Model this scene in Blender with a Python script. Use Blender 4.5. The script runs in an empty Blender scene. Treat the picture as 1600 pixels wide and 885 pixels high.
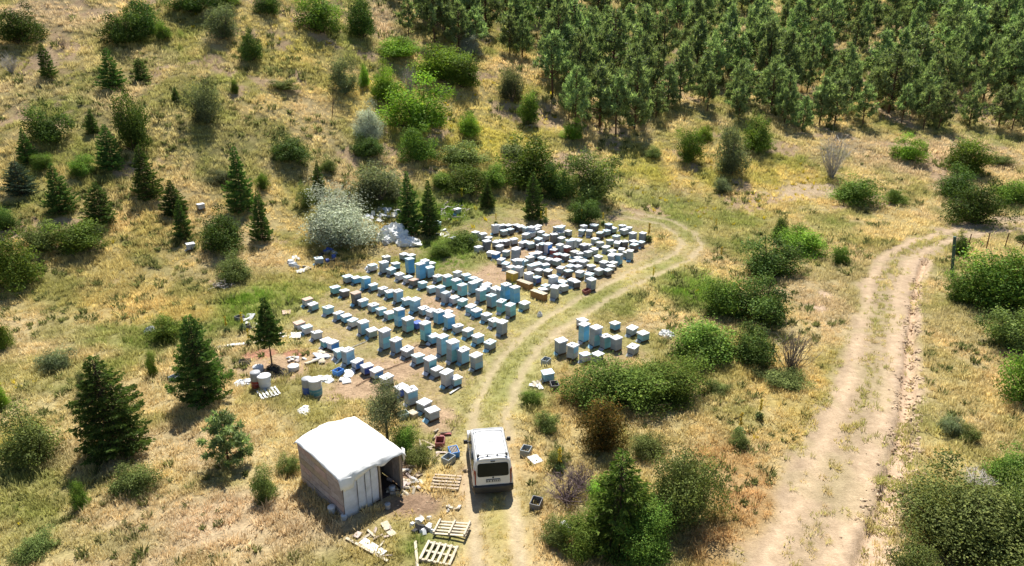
import bpy, math, random
import numpy as np
from mathutils import Vector, Matrix

# ------------------------------------------------------------------ camera, sky, sun, exposure
SC = bpy.context.scene
COL = SC.collection
CAM_H, PITCH = 18.0, math.radians(20.5)
FPX = 1600 * 24.0 / 36.0
cam_d = bpy.data.cameras.new('camera'); cam_d.lens = 24.0; cam_d.sensor_width = 36.0
cam_d.clip_start = 0.5; cam_d.clip_end = 2000.0
cam = bpy.data.objects.new('camera', cam_d); COL.objects.link(cam)
cam.location = (0, 0, CAM_H); cam.rotation_euler = (math.pi / 2 - PITCH, 0, 0)
SC.camera = cam
SUN_EL, SUN_AZ = math.radians(60), math.radians(2)      # azimuth from +Y towards +X
W = bpy.data.worlds.new('World'); SC.world = W; W.use_nodes = True
nt = W.node_tree; nt.nodes.clear()
sky = nt.nodes.new('ShaderNodeTexSky'); sky.sky_type = 'NISHITA'; sky.sun_disc = False
sky.sun_elevation = SUN_EL; sky.sun_rotation = SUN_AZ; sky.altitude = 900
bg = nt.nodes.new('ShaderNodeBackground'); bg.inputs[1].default_value = 0.066
wo = nt.nodes.new('ShaderNodeOutputWorld')
nt.links.new(sky.outputs[0], bg.inputs[0]); nt.links.new(bg.outputs[0], wo.inputs[0])
sun_d = bpy.data.lights.new('sun', 'SUN'); sun_d.energy = 5.0; sun_d.angle = math.radians(0.5)
sun_d.color = (1.0, 0.955, 0.88)
sun = bpy.data.objects.new('sun', sun_d); COL.objects.link(sun)
sdir = Vector((math.sin(SUN_AZ) * math.cos(SUN_EL), math.cos(SUN_AZ) * math.cos(SUN_EL), math.sin(SUN_EL)))
sun.rotation_euler = sdir.to_track_quat('Z', 'Y').to_euler(); sun.location = (0, 60, 80)
SC.view_settings.view_transform = 'Standard'; SC.view_settings.look = 'None'
SC.view_settings.gamma = 1.0; SC.view_settings.use_curve_mapping = False
SC.view_settings.exposure = 1.12
SC.render.engine = 'CYCLES'
SC.cycles.max_bounces = 5; SC.cycles.diffuse_bounces = 3; SC.cycles.transparent_max_bounces = 4

R = random.Random(7)
NR = np.random.default_rng(11)

# ------------------------------------------------------------------ numpy noise and terrain height
def _hash(ix, iy, seed):
    n = (ix.astype(np.int64) * 374761393 + iy.astype(np.int64) * 668265263 + seed * 974634541) & 0x7fffffff
    n = ((n ^ (n >> 13)) * 1274126177) & 0x7fffffff
    n = (n ^ (n >> 16)) & 0x7fffffff
    return n / float(0x7fffffff)
def vnoise(x, y, seed=0):
    ix = np.floor(x); iy = np.floor(y); fx = x - ix; fy = y - iy
    fx = fx * fx * (3 - 2 * fx); fy = fy * fy * (3 - 2 * fy)
    a = _hash(ix, iy, seed); b = _hash(ix + 1, iy, seed); c = _hash(ix, iy + 1, seed); d = _hash(ix + 1, iy + 1, seed)
    return (a * (1 - fx) + b * fx) * (1 - fy) + (c * (1 - fx) + d * fx) * fy
def fbm(x, y, scale, seed=0, octv=4):
    s = np.zeros_like(x, dtype=float); amp = 0.5; tot = 0
    for i in range(octv):
        s += amp * vnoise(x / scale, y / scale, seed + i * 17); tot += amp; amp *= 0.55; scale *= 0.5
    return s / tot
def sstep(a, b, x):
    t = np.clip((x - a) / (b - a), 0, 1); return t * t * (3 - 2 * t)

FX = [-200, -120, -60, -35, -18, 0, 20, 50, 90, 200]
FOOT = [40, 38, 40, 45, 56, 67, 72, 75, 74, 74]
SLOPE = [.40, .42, .43, .43, .40, .36, .31, .29, .30, .30]
def base_h(x, y):
    yf = np.interp(x, FX, FOOT); s = np.interp(x, FX, SLOPE)
    t = (y - yf) / 5.0
    return s * 5.0 * np.logaddexp(0, t)

def ray(px, py):
    a = (px - 800) / FPX; b = -(py - 442.5) / FPX
    return np.array([a, math.cos(PITCH) + b * math.sin(PITCH), -math.sin(PITCH) + b * math.cos(PITCH)])
def flat(px, py, z=0.0):
    d = ray(px, py); t = (z - CAM_H) / d[2]; return np.array([d[0] * t, d[1] * t])

GULLY = [flat(*p) for p in [(1365, 1000), (1362, 885), (1385, 800), (1408, 715), (1417, 640), (1421, 560), (1426, 490), (1434, 440), (1446, 405)]]
def dist_poly(x, y, pts):
    best = np.full(np.shape(x), 1e9)
    for (ax, ay), (bx, by) in zip(pts[:-1], pts[1:]):
        dx, dy = bx - ax, by - ay; L = dx * dx + dy * dy + 1e-9
        t = np.clip(((x - ax) * dx + (y - ay) * dy) / L, 0, 1)
        best = np.minimum(best, np.hypot(x - ax - t * dx, y - ay - t * dy))
    return best
def sd_polygon(x, y, pts):
    d = dist_poly(x, y, pts + [pts[0]]); ins = np.zeros(np.shape(x), bool)
    n = len(pts)
    for i in range(n):
        ax, ay = pts[i]; bx, by = pts[(i + 1) % n]
        c = ((ay > y) != (by > y)) & (x < (bx - ax) * (y - ay) / (by - ay + 1e-12) + ax)
        ins ^= c
    return np.where(ins, d, -d)
ROAD = [flat(*p) for p in [(1085, 1020), (1150, 885), (1215, 765), (1262, 670), (1300, 590), (1330, 500), (1350, 432), (1374, 392), (1420, 374), (1480, 356), (1560, 343), (1640, 337), (1800, 326),
                           (1800, 354), (1640, 368), (1560, 371), (1500, 378), (1462, 402), (1448, 440), (1438, 520), (1442, 620), (1426, 720), (1398, 885), (1370, 1020)]]
TRACK = [flat(*p) for p in [(785, 960), (781, 885), (768, 780), (762, 700), (768, 640), (800, 565), (852, 512), (930, 465), (1010, 425), (1062, 402), (1082, 384), (1070, 366), (1040, 352), (980, 343)]]
def detail_h(x, y):
    hill = sstep(.5, 6, base_h(x, y))
    h = (fbm(x, y, 14, 3, 3) - .5) * (.35 + 1.3 * hill)
    h += (fbm(x, y, 2.2, 9, 4) - .5) * (.16 + .34 * hill)
    # small terraces that the left slope shows
    h += hill * .35 * (np.abs(((y + .12 * x + 6 * fbm(x, y, 22, 31, 2)) / 7.5) % 1 - .5) - .25) * np.interp(x, [-60, 5, 20], [1, .6, .2])
    dg = dist_poly(x, y, GULLY) + (fbm(x, y, 1.3, 21, 3) - .5) * .5
    wg = np.interp(y, [18, 26, 40, 60], [.75, .5, .28, .2])
    h -= .42 * (1 - sstep(wg * .75, wg * 1.0, dg))
    dt = dist_poly(x, y, TRACK)
    h -= .07 * np.exp(-((dt - .85) / .3) ** 2)
    return h
def H(x, y):
    x = np.asarray(x, float); y = np.asarray(y, float)
    return base_h(x, y) + detail_h(x, y)
def spaced(a, b, lo, hi, s, grow):
    fine = list(np.arange(lo, hi, s)); q = hi; st = s; up = []
    while q < b: up.append(q); st *= grow; q += st
    q = lo; st = s; dn = []
    while q > a: st *= grow; q -= st; dn.append(q)
    return np.array(sorted(dn) + fine + up)
gx = spaced(-200, 230, -33, 44, .2, 1.018); gy = spaced(2, 420, 16, 62, .2, 1.02)
GX, GY = np.meshgrid(gx, gy); VZ = H(GX, GY)
def HF(x, y):
    """height of the built ground mesh at x, y"""
    i = np.clip(np.searchsorted(gx, x) - 1, 0, len(gx) - 2); j = np.clip(np.searchsorted(gy, y) - 1, 0, len(gy) - 2)
    u_ = (x - gx[i]) / (gx[i + 1] - gx[i]); v_ = (y - gy[j]) / (gy[j + 1] - gy[j])
    return (VZ[j, i] * (1 - u_) + VZ[j, i + 1] * u_) * (1 - v_) + (VZ[j + 1, i] * (1 - u_) + VZ[j + 1, i + 1] * u_) * v_
def hz(x, y): return float(HF(np.array([x]), np.array([y]))[0])
_TT = np.concatenate([np.linspace(15, 120, 700), np.linspace(120.3, 400, 500)])
def ground(px, py):
    d = ray(px, py); t = _TT
    x = d[0] * t; y = d[1] * t; z = CAM_H + d[2] * t
    below = z < HF(x, y)
    i = int(np.argmax(below)) if below.any() else len(t) - 1
    if i == 0: i = 1
    lo, hi = t[i - 1], t[i]
    for _ in range(12):
        m = .5 * (lo + hi)
        if CAM_H + d[2] * m < hz(d[0] * m, d[1] * m): hi = m
        else: lo = m
    return np.array([d[0] * hi, d[1] * hi, CAM_H + d[2] * hi])
def depth(p): return p[1] * math.cos(PITCH) - (p[2] - CAM_H) * math.sin(PITCH)

# ------------------------------------------------------------------ materials
MATS = {}
def newmat(name):
    m = bpy.data.materials.new(name); m.use_nodes = True
    m.node_tree.nodes.clear(); MATS[name] = m
    return m, m.node_tree
def N(t, kind, **kw):
    n = t.nodes.new(kind)
    for k, v in kw.items():
        if k == 'inp':
            for kk, vv in v.items(): n.inputs[kk].default_value = vv
        else: setattr(n, k, v)
    return n
def ramp(t, stops):
    r = t.nodes.new('ShaderNodeValToRGB'); e = r.color_ramp.elements
    while len(e) > 1: e.remove(e[-1])
    e[0].position = stops[0][0]; e[0].color = (*stops[0][1], 1)
    for p, c in stops[1:]:
        q = e.new(p); q.color = (*c, 1)
    return r
def c3(c): return (c[0], c[1], c[2], 1.0)
def paint(name, col, rough=.6, wear=None, wear_amt=.35, scale=6.0, spec=.3, bump=.0, vary=.12, metal=0.0):
    """painted / wooden / plastic surface with noise wear and a small shift for every object"""
    m, t = newmat(name); L = t.links.new
    out = N(t, 'ShaderNodeOutputMaterial'); b = N(t, 'ShaderNodeBsdfPrincipled')
    b.inputs['Roughness'].default_value = rough; b.inputs['Specular IOR Level'].default_value = spec
    b.inputs['Metallic'].default_value = metal
    tc = N(t, 'ShaderNodeTexCoord'); oi = N(t, 'ShaderNodeObjectInfo')
    add = N(t, 'ShaderNodeVectorMath', operation='ADD'); mul = N(t, 'ShaderNodeVectorMath', operation='SCALE')
    cmb = N(t, 'ShaderNodeCombineXYZ'); L(oi.outputs['Random'], cmb.inputs[0]); L(oi.outputs['Random'], cmb.inputs[2])
    L(cmb.outputs[0], mul.inputs[0]); mul.inputs['Scale'].default_value = 37.0
    L(tc.outputs['Object'], add.inputs[0]); L(mul.outputs[0], add.inputs[1])
    nz = N(t, 'ShaderNodeTexNoise', inp={'Scale': scale, 'Detail': 6.0, 'Roughness': .65}); L(add.outputs[0], nz.inputs['Vector'])
    w = wear or tuple(x * .55 for x in col)
    r = ramp(t, [(.42, (0, 0, 0)), (.68, (1, 1, 1))]); L(nz.outputs[0], r.inputs[0])
    mth = N(t, 'ShaderNodeMath', operation='MULTIPLY'); L(r.outputs[0], mth.inputs[0]); mth.inputs[1].default_value = wear_amt
    mx = N(t, 'ShaderNodeMix', data_type='RGBA'); mx.inputs[6].default_value = c3(col); mx.inputs[7].default_value = c3(w)
    L(mth.outputs[0], mx.inputs[0])
    hs = N(t, 'ShaderNodeHueSaturation'); L(mx.outputs[2], hs.inputs['Color'])
    mr = N(t, 'ShaderNodeMapRange', inp={3: 1 - vary, 4: 1 + vary}); L(oi.outputs['Random'], mr.inputs[0]); L(mr.outputs[0], hs.inputs['Value'])
    L(hs.outputs[0], b.inputs['Base Color'])
    if bump:
        bp = N(t, 'ShaderNodeBump', inp={'Strength': bump, 'Distance': .02}); L(nz.outputs[0], bp.inputs['Height']); L(bp.outputs[0], b.inputs['Normal'])
    L(b.outputs[0], out.inputs[0])
    return m
def leafmat(name, c1, c2, trans=.38, tcol=None, vary=.22, spec=.07):
    m, t = newmat(name); L = t.links.new
    out = N(t, 'ShaderNodeOutputMaterial')
    g = N(t, 'ShaderNodeNewGeometry'); oi = N(t, 'ShaderNodeObjectInfo')
    r = ramp(t, [(0, c1), (.75, tuple((a + b) / 2 for a, b in zip(c1, c2))), (1, c2)]); L(g.outputs['Random Per Island'], r.inputs[0])
    hs = N(t, 'ShaderNodeHueSaturation'); L(r.outputs[0], hs.inputs['Color'])
    mr = N(t, 'ShaderNodeMapRange', inp={3: 1 - vary, 4: 1 + vary}); L(oi.outputs['Random'], mr.inputs[0])
    tn = N(t, 'ShaderNodeAttribute', attribute_type='GEOMETRY', attribute_name='tone'); mv = N(t, 'ShaderNodeMath', operation='MULTIPLY'); L(mr.outputs[0], mv.inputs[0]); L(tn.outputs['Fac'], mv.inputs[1]); L(mv.outputs[0], hs.inputs['Value'])
    mh = N(t, 'ShaderNodeMapRange', inp={3: .485, 4: .515}); L(oi.outputs['Random'], mh.inputs[0]); L(mh.outputs[0], hs.inputs['Hue'])
    d = N(t, 'ShaderNodeBsdfPrincipled'); d.inputs['Roughness'].default_value = .65; d.inputs['Specular IOR Level'].default_value = spec
    L(hs.outputs[0], d.inputs['Base Color'])
    tr = N(t, 'ShaderNodeBsdfTranslucent')
    tm = N(t, 'ShaderNodeMix', data_type='RGBA', blend_type='MULTIPLY'); tm.inputs[0].default_value = 1
    L(hs.outputs[0], tm.inputs[6]); tm.inputs[7].default_value = c3(tcol or (1.25, 1.25, .7)); L(tm.outputs[2], tr.inputs[0])
    mx = N(t, 'ShaderNodeMixShader'); mx.inputs[0].default_value = trans
    L(d.outputs[0], mx.inputs[1]); L(tr.outputs[0], mx.inputs[2]); L(mx.outputs[0], out.inputs[0])
    return m
leafmat('leaf_green', (.06, .115, .02), (.2, .28, .045), trans=.32)
leafmat('leaf_dark', (.036, .074, .018), (.125, .185, .036), trans=.28)
leafmat('leaf_bright', (.105, .21, .024), (.27, .39, .05), trans=.38)
leafmat('leaf_olive', (.085, .12, .034), (.225, .265, .075), trans=.32)
leafmat('leaf_grey', (.09, .115, .058), (.25, .275, .145), trans=.35)
leafmat('leaf_silver', (.34, .38, .27), (.62, .66, .52), trans=.35, tcol=(1, 1, .85))
leafmat('leaf_rust', (.05, .06, .018), (.24, .13, .035))
leafmat('fir_needle', (.05, .105, .028), (.185, .275, .07), trans=.42)
leafmat('fir_blue', (.055, .095, .06), (.14, .19, .12), trans=.25)
leafmat('pine_needle', (.10, .15, .06), (.36, .42, .175), trans=.42, tcol=(1.15, 1.25, .75), vary=.28, spec=.3)
leafmat('juniper_leaf', (.055, .11, .022), (.2, .285, .055), trans=.36)
leafmat('mullein_flower', (.4, .3, .04), (.62, .48, .07), trans=.3)
leafmat('mullein_leaf', (.1, .14, .06), (.2, .26, .1), trans=.3)
paint('bark', (.1, .07, .045), .9, (.03, .022, .016), .6, 9, .1)
paint('bark_pine', (.11, .06, .035), .9, (.035, .025, .018), .6, 9, .1)
paint('twig', (.2, .16, .13), .9, (.09, .07, .06), .6, 9, .1)
paint('twig_pale', (.42, .39, .34), .9, (.2, .17, .15), .5, 9, .1)
paint('twig_purple', (.15, .11, .11), .9, (.07, .05, .05), .5, 9, .1)

# grass: colour comes from the point each tuft stands on
m, t = newmat('grass_blade'); L = t.links.new
out = N(t, 'ShaderNodeOutputMaterial'); at = N(t, 'ShaderNodeAttribute', attribute_type='INSTANCER', attribute_name='tint')
g = N(t, 'ShaderNodeNewGeometry'); mr = N(t, 'ShaderNodeMapRange', inp={3: .72, 4: 1.28}); L(g.outputs['Random Per Island'], mr.inputs[0])
hs = N(t, 'ShaderNodeHueSaturation'); L(at.outputs['Color'], hs.inputs['Color']); L(mr.outputs[0], hs.inputs['Value'])
d = N(t, 'ShaderNodeBsdfDiffuse'); tr = N(t, 'ShaderNodeBsdfTranslucent'); L(hs.outputs[0], d.inputs[0]); L(hs.outputs[0], tr.inputs[0])
mx = N(t, 'ShaderNodeMixShader'); mx.inputs[0].default_value = .48
L(d.outputs[0], mx.inputs[1]); L(tr.outputs[0], mx.inputs[2]); L(mx.outputs[0], out.inputs[0])
m, t = newmat('clod'); L = t.links.new
out = N(t, 'ShaderNodeOutputMaterial'); at = N(t, 'ShaderNodeAttribute', attribute_type='INSTANCER', attribute_name='tint'); d = N(t, 'ShaderNodeBsdfDiffuse'); L(at.outputs['Color'], d.inputs[0]); L(d.outputs[0], out.inputs[0])

# ground: vertex colour (soil and turf zones) broken up by fine noise, plus relief
def groundmat(name, lo, hi, fine=9.0, bump=.6):
    m, t = newmat(name); L = t.links.new
    out = N(t, 'ShaderNodeOutputMaterial'); b = N(t, 'ShaderNodeBsdfDiffuse'); b.inputs['Roughness'].default_value = .5
    at = N(t, 'ShaderNodeAttribute', attribute_type='GEOMETRY', attribute_name='soil')
    ge = N(t, 'ShaderNodeNewGeometry')
    n1 = N(t, 'ShaderNodeTexNoise', inp={'Scale': fine, 'Detail': 8.0, 'Roughness': .7}); L(ge.outputs['Position'], n1.inputs['Vector'])
    n2 = N(t, 'ShaderNodeTexNoise', inp={'Scale': fine * .22, 'Detail': 6.0, 'Roughness': .65}); L(ge.outputs['Position'], n2.inputs['Vector'])
    r1 = ramp(t, [(.3, (lo,) * 3), (.72, (hi,) * 3)]); L(n1.outputs[0], r1.inputs[0])
    r2 = ramp(t, [(.3, (.78, .76, .72)), (.7, (1.16, 1.16, 1.14))]); L(n2.outputs[0], r2.inputs[0])
    m1 = N(t, 'ShaderNodeMix', data_type='RGBA', blend_type='MULTIPLY'); m1.inputs[0].default_value = 1
    m2 = N(t, 'ShaderNodeMix', data_type='RGBA', blend_type='MULTIPLY'); m2.inputs[0].default_value = 1
    L(at.outputs['Color'], m1.inputs[6]); L(r1.outputs[0], m1.inputs[7]); L(m1.outputs[2], m2.inputs[6]); L(r2.outputs[0], m2.inputs[7])
    L(m2.outputs[2], b.inputs[0])
    bp = N(t, 'ShaderNodeBump', inp={'Strength': bump, 'Distance': .12}); L(n1.outputs[0], bp.inputs['Height']); L(bp.outputs[0], b.inputs['Normal'])
    L(b.outputs[0], out.inputs[0])
    return m
groundmat('ground_turf', .55, 1.25, 7.0, .8)
groundmat('ground_dirt', .8, 1.12, 11.0, .45)

HC = {'light_blue': (.22, .43, .55), 'sky_blue': (.11, .37, .6), 'turquoise': (.18, .46, .5), 'white': (.46, .47, .5), 'grey': (.27, .31, .335),
      'green_grey': (.26, .34, .32), 'dark': (.12, .12, .125), 'navy': (.035, .075, .3), 'blue': (.04, .2, .55), 'red_brown': (.25, .07, .06), 'wood': (.42, .27, .12)}
for k, c in HC.items(): paint('paint_' + k, c, .65, tuple(.6 * x + .14 for x in c), .5, 7, .25, .15, .16)
paint('lid_white', (.56, .58, .61), .5, (.38, .39, .41), .5, 5, .4, 0, .09)
paint('lid_blue', (.42, .53, .57), .5, (.3, .38, .4), .4, 5, .4, 0, .09)
paint('lid_brown', (.42, .3, .24), .7, (.25, .17, .14), .5, 5, .2, 0, .1)
paint('lid_grey', (.5, .5, .47), .6, (.3, .3, .28), .5, 5, .2, 0, .1)
paint('wood_old', (.36, .29, .21), .85, (.18, .14, .1), .6, 8, .15, .3, .15)
paint('wood_pale', (.42, .37, .28), .8, (.24, .2, .145), .5, 8, .15, .2, .12)
paint('wood_grey', (.4, .335, .3), .85, (.2, .16, .14), .7, 5, .15, .3, .14)
paint('wood_pink', (.4, .29, .25), .85, (.2, .14, .12), .6, 5, .15, .3, .14)
paint('wood_dark', (.12, .075, .045), .85, (.05, .035, .025), .6, 8, .15, .3, .12)
paint('crate_brown', (.33, .18, .07), .8, (.2, .1, .04), .5, 6, .15, .2, .1)
paint('crate_yellow', (.5, .36, .08), .8, (.3, .2, .05), .5, 6, .15, .2, .1)
paint('tarp_white', (.7, .7, .68), .6, (.52, .51, .47), .55, 2.2, .3, .25, .03)
paint('sheet_white', (.58, .61, .66), .6, (.33, .34, .35), .5, 2.5, .3, .2, .06)
paint('plastic_white', (.55, .56, .56), .5, (.38, .38, .36), .3, 4, .4, 0, .06)
paint('plastic_black', (.02, .02, .022), .5, (.05, .05, .05), .3, 4, .4, 0, .06)
paint('plastic_grey', (.3, .31, .32), .5, (.2, .2, .2), .4, 4, .4, 0, .06)
paint('plastic_blue', (.03, .09, .35), .5, (.08, .15, .4), .4, 4, .4, 0, .06)
paint('plastic_teal', (.06, .22, .27), .5, (.12, .26, .3), .4, 4, .4, 0, .06)
paint('plastic_red', (.25, .03, .03), .5, (.14, .03, .03), .4, 4, .4, 0, .06)
paint('post_green', (.03, .075, .06), .6, (.05, .06, .05), .4, 8, .3, 0, .06)
paint('rust', (.12, .06, .035), .8, (.06, .03, .02), .5, 8, .2, 0, .06)
paint('stone', (.42, .4, .36), .9, (.25, .23, .2), .6, 4, .1, .3, .2)
paint('van_paint', (.56, .565, .56), .35, (.46, .44, .4), .4, 2.0, .5, 0, 0)
paint('van_glass', (.01, .014, .013), .12, (.016, .02, .018), .3, 2.0, .08, 0, 0)
paint('van_trim', (.022, .023, .025), .55, (.05, .047, .042), .4, 4, .35, 0, 0)
paint('tyre', (.018, .018, .018), .85, (.07, .06, .045), .4, 8, .1, 0, 0)
paint('rim', (.35, .35, .36), .4, (.2, .19, .18), .4, 8, .5, 0, 0, .6)
paint('tail_lamp', (.16, .008, .008), .2, (.1, .01, .01), .2, 3, .5, 0, 0)
paint('plate_white', (.5, .51, .5), .5, (.36, .36, .35), .3, 9, .3, 0, 0)
paint('plate_mark', (.03, .03, .035), .6, None, .2, 9, .3, 0, 0)
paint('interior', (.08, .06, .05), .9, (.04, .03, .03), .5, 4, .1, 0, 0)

# ------------------------------------------------------------------ mesh helpers
class MB:
    def __init__(s): s.v = []; s.f = []
    def add(s, vs, fs):
        o = len(s.v); s.v += [tuple(v) for v in vs]; s.f += [tuple(i + o for i in f) for f in fs]; return s
    def box(s, c, d, rot=None, taper=1.0):
        x, y, z = d[0] / 2, d[1] / 2, d[2] / 2
        vs = [Vector((sx * x * (taper if sz > 0 else 1), sy * y * (taper if sz > 0 else 1), sz * z)) for sz in (-1, 1) for sy in (-1, 1) for sx in (-1, 1)]
        if rot is not None: vs = [rot @ v for v in vs]
        vs = [v + Vector(c) for v in vs]
        return s.add(vs, [(0, 2, 3, 1), (4, 5, 7, 6), (0, 1, 5, 4), (2, 6, 7, 3), (0, 4, 6, 2), (1, 3, 7, 5)])
    def tube(s, p0, p1, r0, r1, n=5, cap=True):
        p0 = Vector(p0); p1 = Vector(p1); a = (p1 - p0)
        if a.length < 1e-6: return s
        a.normalize(); u = a.orthogonal().normalized(); w = a.cross(u)
        vs = []
        for p, r in ((p0, r0), (p1, r1)):
            for i in range(n):
                q = 2 * math.pi * i / n; vs.append(p + (u * math.cos(q) + w * math.sin(q)) * r)
        fs = [(i, (i + 1) % n, n + (i + 1) % n, n + i) for i in range(n)]
        if cap: fs += [tuple(range(n - 1, -1, -1)), tuple(range(n, 2 * n))]
        return s.add(vs, fs)
    def lathe(s, prof, n=16, c=(0, 0, 0)):
        vs = []; fs = []
        for r, z in prof:
            for i in range(n):
                q = 2 * math.pi * i / n; vs.append((c[0] + r * math.cos(q), c[1] + r * math.sin(q), c[2] + z))
        for k in range(len(prof) - 1):
            for i in range(n): fs.append((k * n + i, k * n + (i + 1) % n, (k + 1) * n + (i + 1) % n, (k + 1) * n + i))
        fs.append(tuple(range(n - 1, -1, -1))); fs.append(tuple((len(prof) - 1) * n + i for i in range(n)))
        return s.add(vs, fs)
    def mesh(s, name, mat, smooth=False):
        me = bpy.data.meshes.new(name); me.from_pydata(s.v, [], s.f); me.update()
        if mat: me.materials.append(MATS[mat])
        if smooth: me.polygons.foreach_set('use_smooth', [True] * len(me.polygons))
        return me
    def build(s, name, mat, parent=None, smooth=False, loc=None, bevel=0):
        o = bpy.data.objects.new(name, s.mesh(name, mat, smooth)); COL.objects.link(o); o.parent = parent
        if loc is not None: o.location = loc
        if bevel:
            b = o.modifiers.new('bevel', 'BEVEL'); b.width = bevel; b.segments = 2; b.limit_method = 'ANGLE'
        return o
def obj(name, me, parent=None, loc=None, rz=None):
    o = bpy.data.objects.new(name, me); COL.objects.link(o); o.parent = parent
    if loc is not None: o.location = loc
    if rz is not None: o.rotation_euler = (0, 0, rz)
    return o
def empty(name, loc, rz=0.0, label=None, cat=None, group=None):
    o = bpy.data.objects.new(name, None); COL.objects.link(o); o.empty_display_size = .2
    o.location = loc; o.rotation_euler = (0, 0, rz); return tag(o, label, cat, group)
def tag(o, label=None, cat=None, group=None, kind=None):
    if label: o['label'] = label
    if cat: o['category'] = cat
    if group: o['group'] = group
    if kind: o['kind'] = kind
    return o

# ------------------------------------------------------------------ ground colour zones (what grows and lies there)
STRAW = np.array([.485, .395, .195]); GOLD = np.array([.49, .37, .145]); PINK = np.array([.475, .365, .24])
OLIVE = np.array([.24, .235, .075]); GREEN = np.array([.15, .2, .04]); LUSH = np.array([.11, .2, .02]); RUSTY = np.array([.43, .25, .115])
DIRT = np.array([.42, .3, .195]); ROADC = np.array([.43, .325, .22]); SOILD = np.array([.27, .185, .125]); REDD = np.array([.4, .21, .14]); BARE = np.array([.50, .37, .26])
YELLO = np.array([.44, .385, .085]); PALE = np.array([.36, .345, .145])
ZONES = [  # px, py, radius px x, radius px y, colour, strength
    (410, 480, 100, 42, LUSH, .8), (700, 335, 130, 32, LUSH, .8), (705, 392, 55, 30, LUSH, .95), (1075, 440, 55, 50, LUSH, .8), (240, 520, 190, 32, GREEN, .6),
    (120, 585, 110, 30, GREEN, .5), (560, 505, 150, 60, PALE, .7), (700, 235, 160, 60, YELLO, .4), (640, 170, 150, 45, YELLO, .35), (800, 190, 80, 70, YELLO, .5),
    (770, 500, 90, 160, PALE, .6), (850, 520, 110, 90, PALE, .6), (930, 460, 90, 30, GREEN, .5), (1000, 330, 120, 40, PALE, .55), (1130, 350, 110, 50, GREEN, .5), (1180, 280, 120, 45, YELLO, .35),
    (1000, 250, 60, 40, YELLO, .5), (190, 110, 150, 35, OLIVE, .4), (60, 230, 80, 60, OLIVE, .5), (330, 230, 160, 50, OLIVE, .5), (160, 440, 150, 60, OLIVE, .5), (260, 330, 150, 50, GOLD, .35),
    (440, 60, 90, 40, YELLO, .45), (100, 30, 120, 30, PINK, .6), (400, 25, 80, 30, STRAW, .6), (590, 30, 30, 50, PINK, .8), (860, 60, 30, 60, STRAW, .8), (1250, 200, 60, 30, STRAW, .7),
    (1450, 245, 140, 40, PINK, .7), (1560, 290, 60, 30, STRAW, .6), (1230, 620, 70, 120, GOLD, .55), (1150, 760, 60, 110, RUSTY, .6), (1120, 860, 60, 60, RUSTY, .6), (1280, 480, 50, 60, PINK, .6),
    (1500, 600, 90, 80, STRAW, .5), (1470, 680, 60, 40, OLIVE, .4), (1430, 540, 40, 80, OLIVE, .4), (900, 620, 60, 60, RUSTY, .45), (880, 690, 60, 70, STRAW, .5), (1080, 660, 80, 40, STRAW, .6),
    (240, 700, 220, 40, PINK, .5), (400, 820, 200, 70, PINK, .85), (250, 820, 150, 60, PINK, .6), (90, 660, 110, 40, STRAW, .5), (60, 800, 90, 60, OLIVE, .4), (150, 850, 110, 40, OLIVE, .5), (580, 860, 60, 40, GOLD, .4),
    (680, 850, 50, 30, LUSH, .55), (640, 700, 60, 30, GREEN, .45), (220, 490, 130, 22, GOLD, .6), (30, 850, 40, 60, GREEN, .4), (15, 690, 30, 40, YELLO, .5)]
DIRTZ = [(775, 428, 42, 26, DIRT), (690, 480, 60, 25, DIRT), (560, 605, 55, 26, DIRT), (650, 560, 60, 30, DIRT), (690, 655, 45, 30, DIRT), (440, 575, 60, 24, DIRT), (410, 553, 30, 9, REDD), (460, 553, 25, 8, REDD),
         (650, 790, 55, 26, SOILD), (625, 745, 30, 25, SOILD), (740, 755, 30, 40, DIRT), (850, 395, 80, 22, DIRT), (900, 400, 90, 22, PALE * .9), (600, 575, 60, 26, DIRT), (1292, 462, 16, 10, BARE), (1275, 482, 22, 8, BARE), (1262, 300, 60, 14, PINK), (500, 560, 30, 14, DIRT)]
_zc = {}
def zone_w(x, y, zx, zy, rx, ry):
    k = (zx, zy, rx, ry)
    if k not in _zc:
        p = ground(zx, zy); D = depth(p)
        q = ground(zx, zy + ry); wy = max(.8, abs(p[1] - q[1])); q = ground(zx, max(2, zy - ry)); wy = .5 * (wy + max(.8, abs(p[1] - q[1])))
        _zc[k] = (p[0], p[1], rx * D / FPX, wy)
    cx, cy, wx, wy = _zc[k]
    r = np.sqrt(((x - cx) / wx) ** 2 + ((y - cy) / wy) ** 2); w = np.zeros(len(x)); m = r < 1.8
    if m.any(): w[m] = 1 - sstep(.45, 1.25, r[m] + (fbm(x[m], y[m], 2.6, int(zx) % 97, 3) - .5) * 1.0)
    return w
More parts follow.
